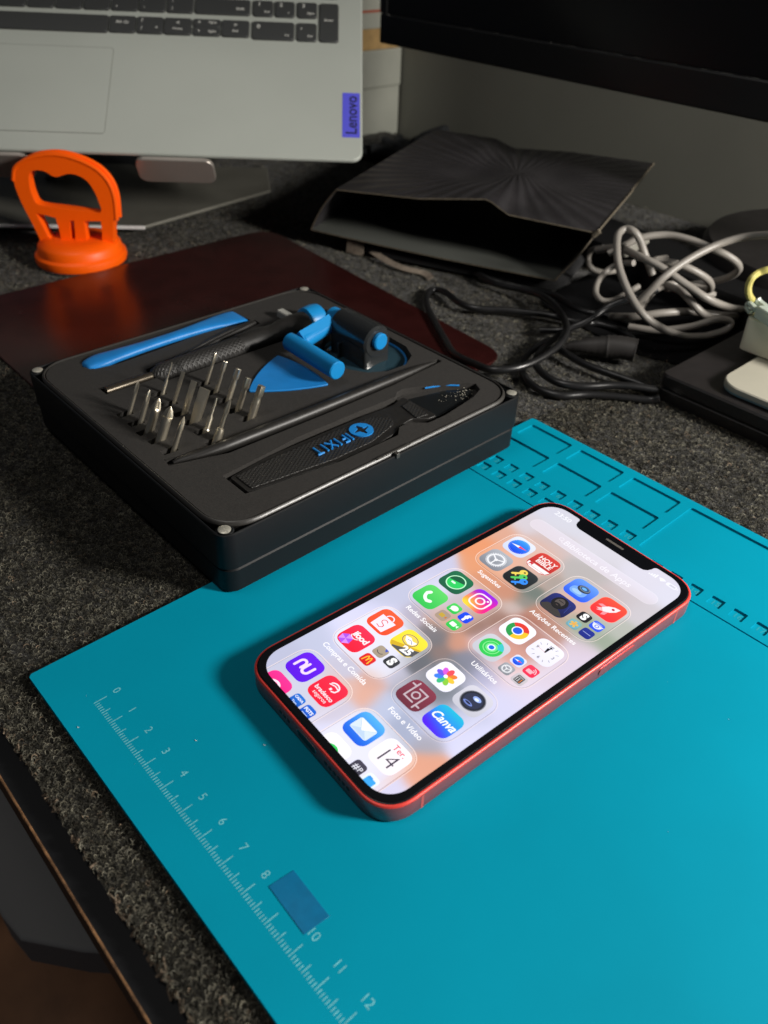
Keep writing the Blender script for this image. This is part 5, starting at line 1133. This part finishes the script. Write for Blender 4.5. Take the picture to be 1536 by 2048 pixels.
# photo and video
def photos(d, cx, cy):
    cols = [(250, 130, 50), (246, 200, 60), (140, 206, 60), (60, 190, 130), (60, 130, 240), (110, 90, 230), (220, 90, 220), (246, 80, 90)]
    for k in range(8):
        a = R(45 * k - 45); ux, uy = math.cos(a), math.sin(a); px_, py_ = cx + 2.15 * ux, cy + 2.15 * uy
        pts = [(px_ + 1.55 * math.cos(t) * ux - .98 * math.sin(t) * uy, py_ + 1.55 * math.cos(t) * uy + .98 * math.sin(t) * ux) for t in [R(20 * q) for q in range(18)]]; d.poly(pts, cols[k])
    d.circ(cx, cy, .7, (250, 250, 255))
icon(2, 4, (246, 244, 254), (238, 236, 250), photos)
def shot(d, cx, cy):
    g_ = (196, 178, 186); d.line([(cx - 2.6, cy - 4.2), (cx - 2.6, cy + 2.6), (cx + 1.2, cy + 2.6)], .6, g_); d.line([(cx - 1.0, cy - 2.6), (cx + 2.6, cy - 2.6), (cx + 2.6, cy + 4.0)], .6, g_); d.line([(cx - 4.2, cy - 2.6), (cx - 2.6, cy - 2.6)], .6, g_); d.line([(cx + 2.6, cy + 2.6), (cx + 4.1, cy + 2.6)], .6, g_); d.ring(cx, cy, 1.0, 1.55, g_)
icon(2, 5, (136, 56, 74), (108, 44, 60), shot)
def lens(d, cx, cy):
    d.circ(cx, cy, 4.1, (120, 122, 132)); d.circ(cx, cy, 3.8, (36, 40, 52)); d.circ(cx, cy, 3.1, (46, 52, 76)); d.circ(cx + .5, cy - 1.4, 1.5, (150, 176, 240), ry=.9); d.circ(cx + .5, cy - 1.2, .8, (226, 236, 255), ry=.5); d.circ(cx - .5, cy + 1.7, 1.8, (110, 130, 200), ry=.7); d.circ(cx - .5, cy + 1.6, 1.1, (30, 34, 60), ry=.35)
icon(3, 4, (214, 212, 224), (196, 196, 208), lens)
def canva(d, cx, cy): d.text('Canva', 3.75, cx, cy - .2, (250, 252, 255), bold=.02, shear=.35, sy=1.15)
icon_f(3, 5, lambda u, v: mix(mix((30, 190, 222), (40, 130, 240), min(1, max(0, (v + 1) / 1.2))), (84, 20, 240), min(1, max(0, v * .9 - u * .25 + .05))), canva)
# finance
def nu_(d, cx, cy):
    w2 = (238, 214, 252)
    d.line([(cx - 3.1, cy + 1.9), (cx - 3.1, cy - .4)] + [(cx - 1.9 + 1.2 * math.cos(R(a)), cy - .5 + 1.3 * math.sin(R(a))) for a in range(180, 361, 30)] + [(cx - .7, cy + 1.2)], .95, w2)
    d.line([(cx + .1, cy - 1.9), (cx + .1, cy + .4)] + [(cx + 1.35 - 1.25 * math.cos(R(a)), cy + .6 + 1.3 * math.sin(R(a))) for a in range(0, 181, 30)] + [(cx + 2.65, cy - 1.9)], .95, w2)
icon(0, 6, (104, 24, 236), (92, 14, 226), nu_)
def brad(d, cx, cy):
    w2 = (255, 236, 242); z = d.z()
    d.line([(cx + 1.9 * math.cos(R(a)) + .1, cy - 2.4 + 1.4 * math.sin(R(a))) for a in range(200, 361, 20)] + [(cx + 1.8, cy - 1.2), (cx + .8, cy - .7)], .5, w2, z); d.line([(cx - 1.9, cy - 2.2), (cx, cy - 2.9), (cx + 1.6, cy - 2.6)], .4, w2); d.rr(cx - .1, cy - 1.1, .8, .9, .1, w2)
    d.text('bradesco', 2.25, cx, cy + 1.5, w2, bold=.02); d.text('seguros', 2.0, cx + .2, cy + 3.3, w2)
icon(1, 6, (250, 44, 74), (244, 24, 52), brad)
def pinkd(d, cx, cy):
    d.ring(cx, cy + .6, 2.3, 3.1, (255, 225, 240), a0=200, a1=350, n=16); d.line([(cx - 2.6, cy - 1.2), (cx + 1.5, cy - 1.0)], .7, (255, 225, 240))
icon(0, 7, (252, 50, 150), (246, 24, 110), pinkd)
four(1, 7, [((30, 116, 214), (20, 84, 190), lambda d, x, y: (d.text('CAIXA', 1.25, x, y - .9, (235, 240, 255), bold=.03), d.text('Tem', 1.3, x, y + 1.0, (200, 220, 250), bold=.03))), ((30, 104, 214), (20, 76, 190), lambda d, x, y: (d.text('FGTS', 1.6, x, y - .5, (235, 240, 255), bold=.04), d.line([(x - 1.2, y + 1), (x + 1.2, y + 1)], .2, (190, 210, 250)))), (None, None, None), (None, None, None)])
# productivity
def mail(d, cx, cy):
    d.rr(cx, cy + .1, 7.4, 5.0, .8, (214, 228, 252)); z = d.z(); d.poly([(cx - 3.4, cy + 2.3), (cx, cy - .2), (cx + 3.4, cy + 2.3)], (190, 212, 248), z); d.poly([(cx - 3.5, cy - 2.2), (cx + 3.5, cy - 2.2), (cx + .5, cy + .7), (cx, cy + .95), (cx - .5, cy + .7)], (246, 250, 255)); d.line([(cx - 3.4, cy - 2.1), (cx, cy + 1.0), (cx + 3.4, cy - 2.1)], .12, (170, 196, 244))
icon(2, 6, (84, 180, 246), (24, 92, 226), mail)
def cal(d, cx, cy): d.text('Ter.', 2.9, cx + .5, cy - 3.1, (232, 80, 100), bold=.01); d.text('14', 7.4, cx - .1, cy + 1.2, (66, 58, 74), bold=-.012, sp=.86)
icon(3, 6, (252, 246, 252), (248, 238, 246), cal)
icon(2, 7, (250, 246, 252), (246, 242, 250), lambda d, cx, cy: d.circ(cx, cy + .6, 2.9, (60, 206, 96)))
four(3, 7, [((70, 66, 82), (54, 52, 66), lambda d, x, y: (d.text('#', 3.0, x - .6, y, (226, 226, 236), bold=.01), d.text('P', 2.4, x + 1.1, y, (226, 226, 236), bold=.01))), ((236, 244, 252), (226, 238, 250), lambda d, x, y: (d.rr(x, y + .3, 3.3, 2.7, .4, (60, 166, 240)), d.rr(x - .7, y - .9, 1.6, .8, .3, (50, 150, 230)))), (None, None, None), (None, None, None)])

# black border with the notch, laid over the lit area, plus the earpiece
inner = [(x + 35.75, 73.35 - y) for x, y in rrect(64.6, 140.0, 8.8, 12, 0, 0, 2.2)]          # phone coordinates, goes clockwise from bottom right
top_ = 3.35
path = []
nt_ = [(16.9, top_), (17.7, top_ + .25), (18.1, top_ + .9), (18.3, 5.6), (18.9, 7.1), (20.1, 8.1), (21.6, 8.4), (50.0, 8.4), (51.5, 8.1), (52.6, 7.1), (53.2, 5.6), (53.4, top_ + .9), (53.8, top_ + .25), (54.6, top_)]
# walk the loop; insert the notch in the top edge
ins = False
for i, p in enumerate(inner):
    path.append(p); q = inner[(i + 1) % len(inner)]
    if abs(p[1] - top_) < .15 and abs(q[1] - top_) < .15 and abs(p[0] - q[0]) > 30:
        path += nt_ if q[0] > p[0] else nt_[::-1]
oL = rrect(71.5 - 2.55, 146.7 - 2.55, 11.5 - 1.27, 14, power=2.25)
iL = [L(*p) for p in path]
l0 = [Vector((x, y, 0)) for x, y in oL]; l1 = [Vector((x, y, 0)) for x, y in iL]; fl = l0 + l1
fs = []
for t in tessellate_polygon([l0, l1]):
    a, b, c = (fl[i] for i in t); s_ = (b - a).cross(c - a).z
    if abs(s_) > 1e-9: fs.append(t if s_ > 0 else (t[0], t[2], t[1]))
mb = MB(); mb.add([(p.x, p.y, 7.74) for p in fl], fs); mb.add([(p.x, p.y, 7.40) for p in l0] + [(p.x, p.y, 7.74) for p in l0], [(i, (i + 1) % len(l0), len(l0) + (i + 1) % len(l0), len(l0) + i) for i in range(len(l0))])
for q in range(len(l0)): mb.m[-1 - q] = 1
mb.build('screen_border', [mat('border_black', (0.004, 0.0045, 0.006), .1), M_glassb], phone, smooth=0)
mb = MB(); mb.rslab(8.2, 1.1, .54, [(0, 7.745), (0, 7.78)], *L(35.75, 4.65), 5); mb.build('earpiece', mat('earpiece_mesh', (.10, .09, .08), .5), phone)
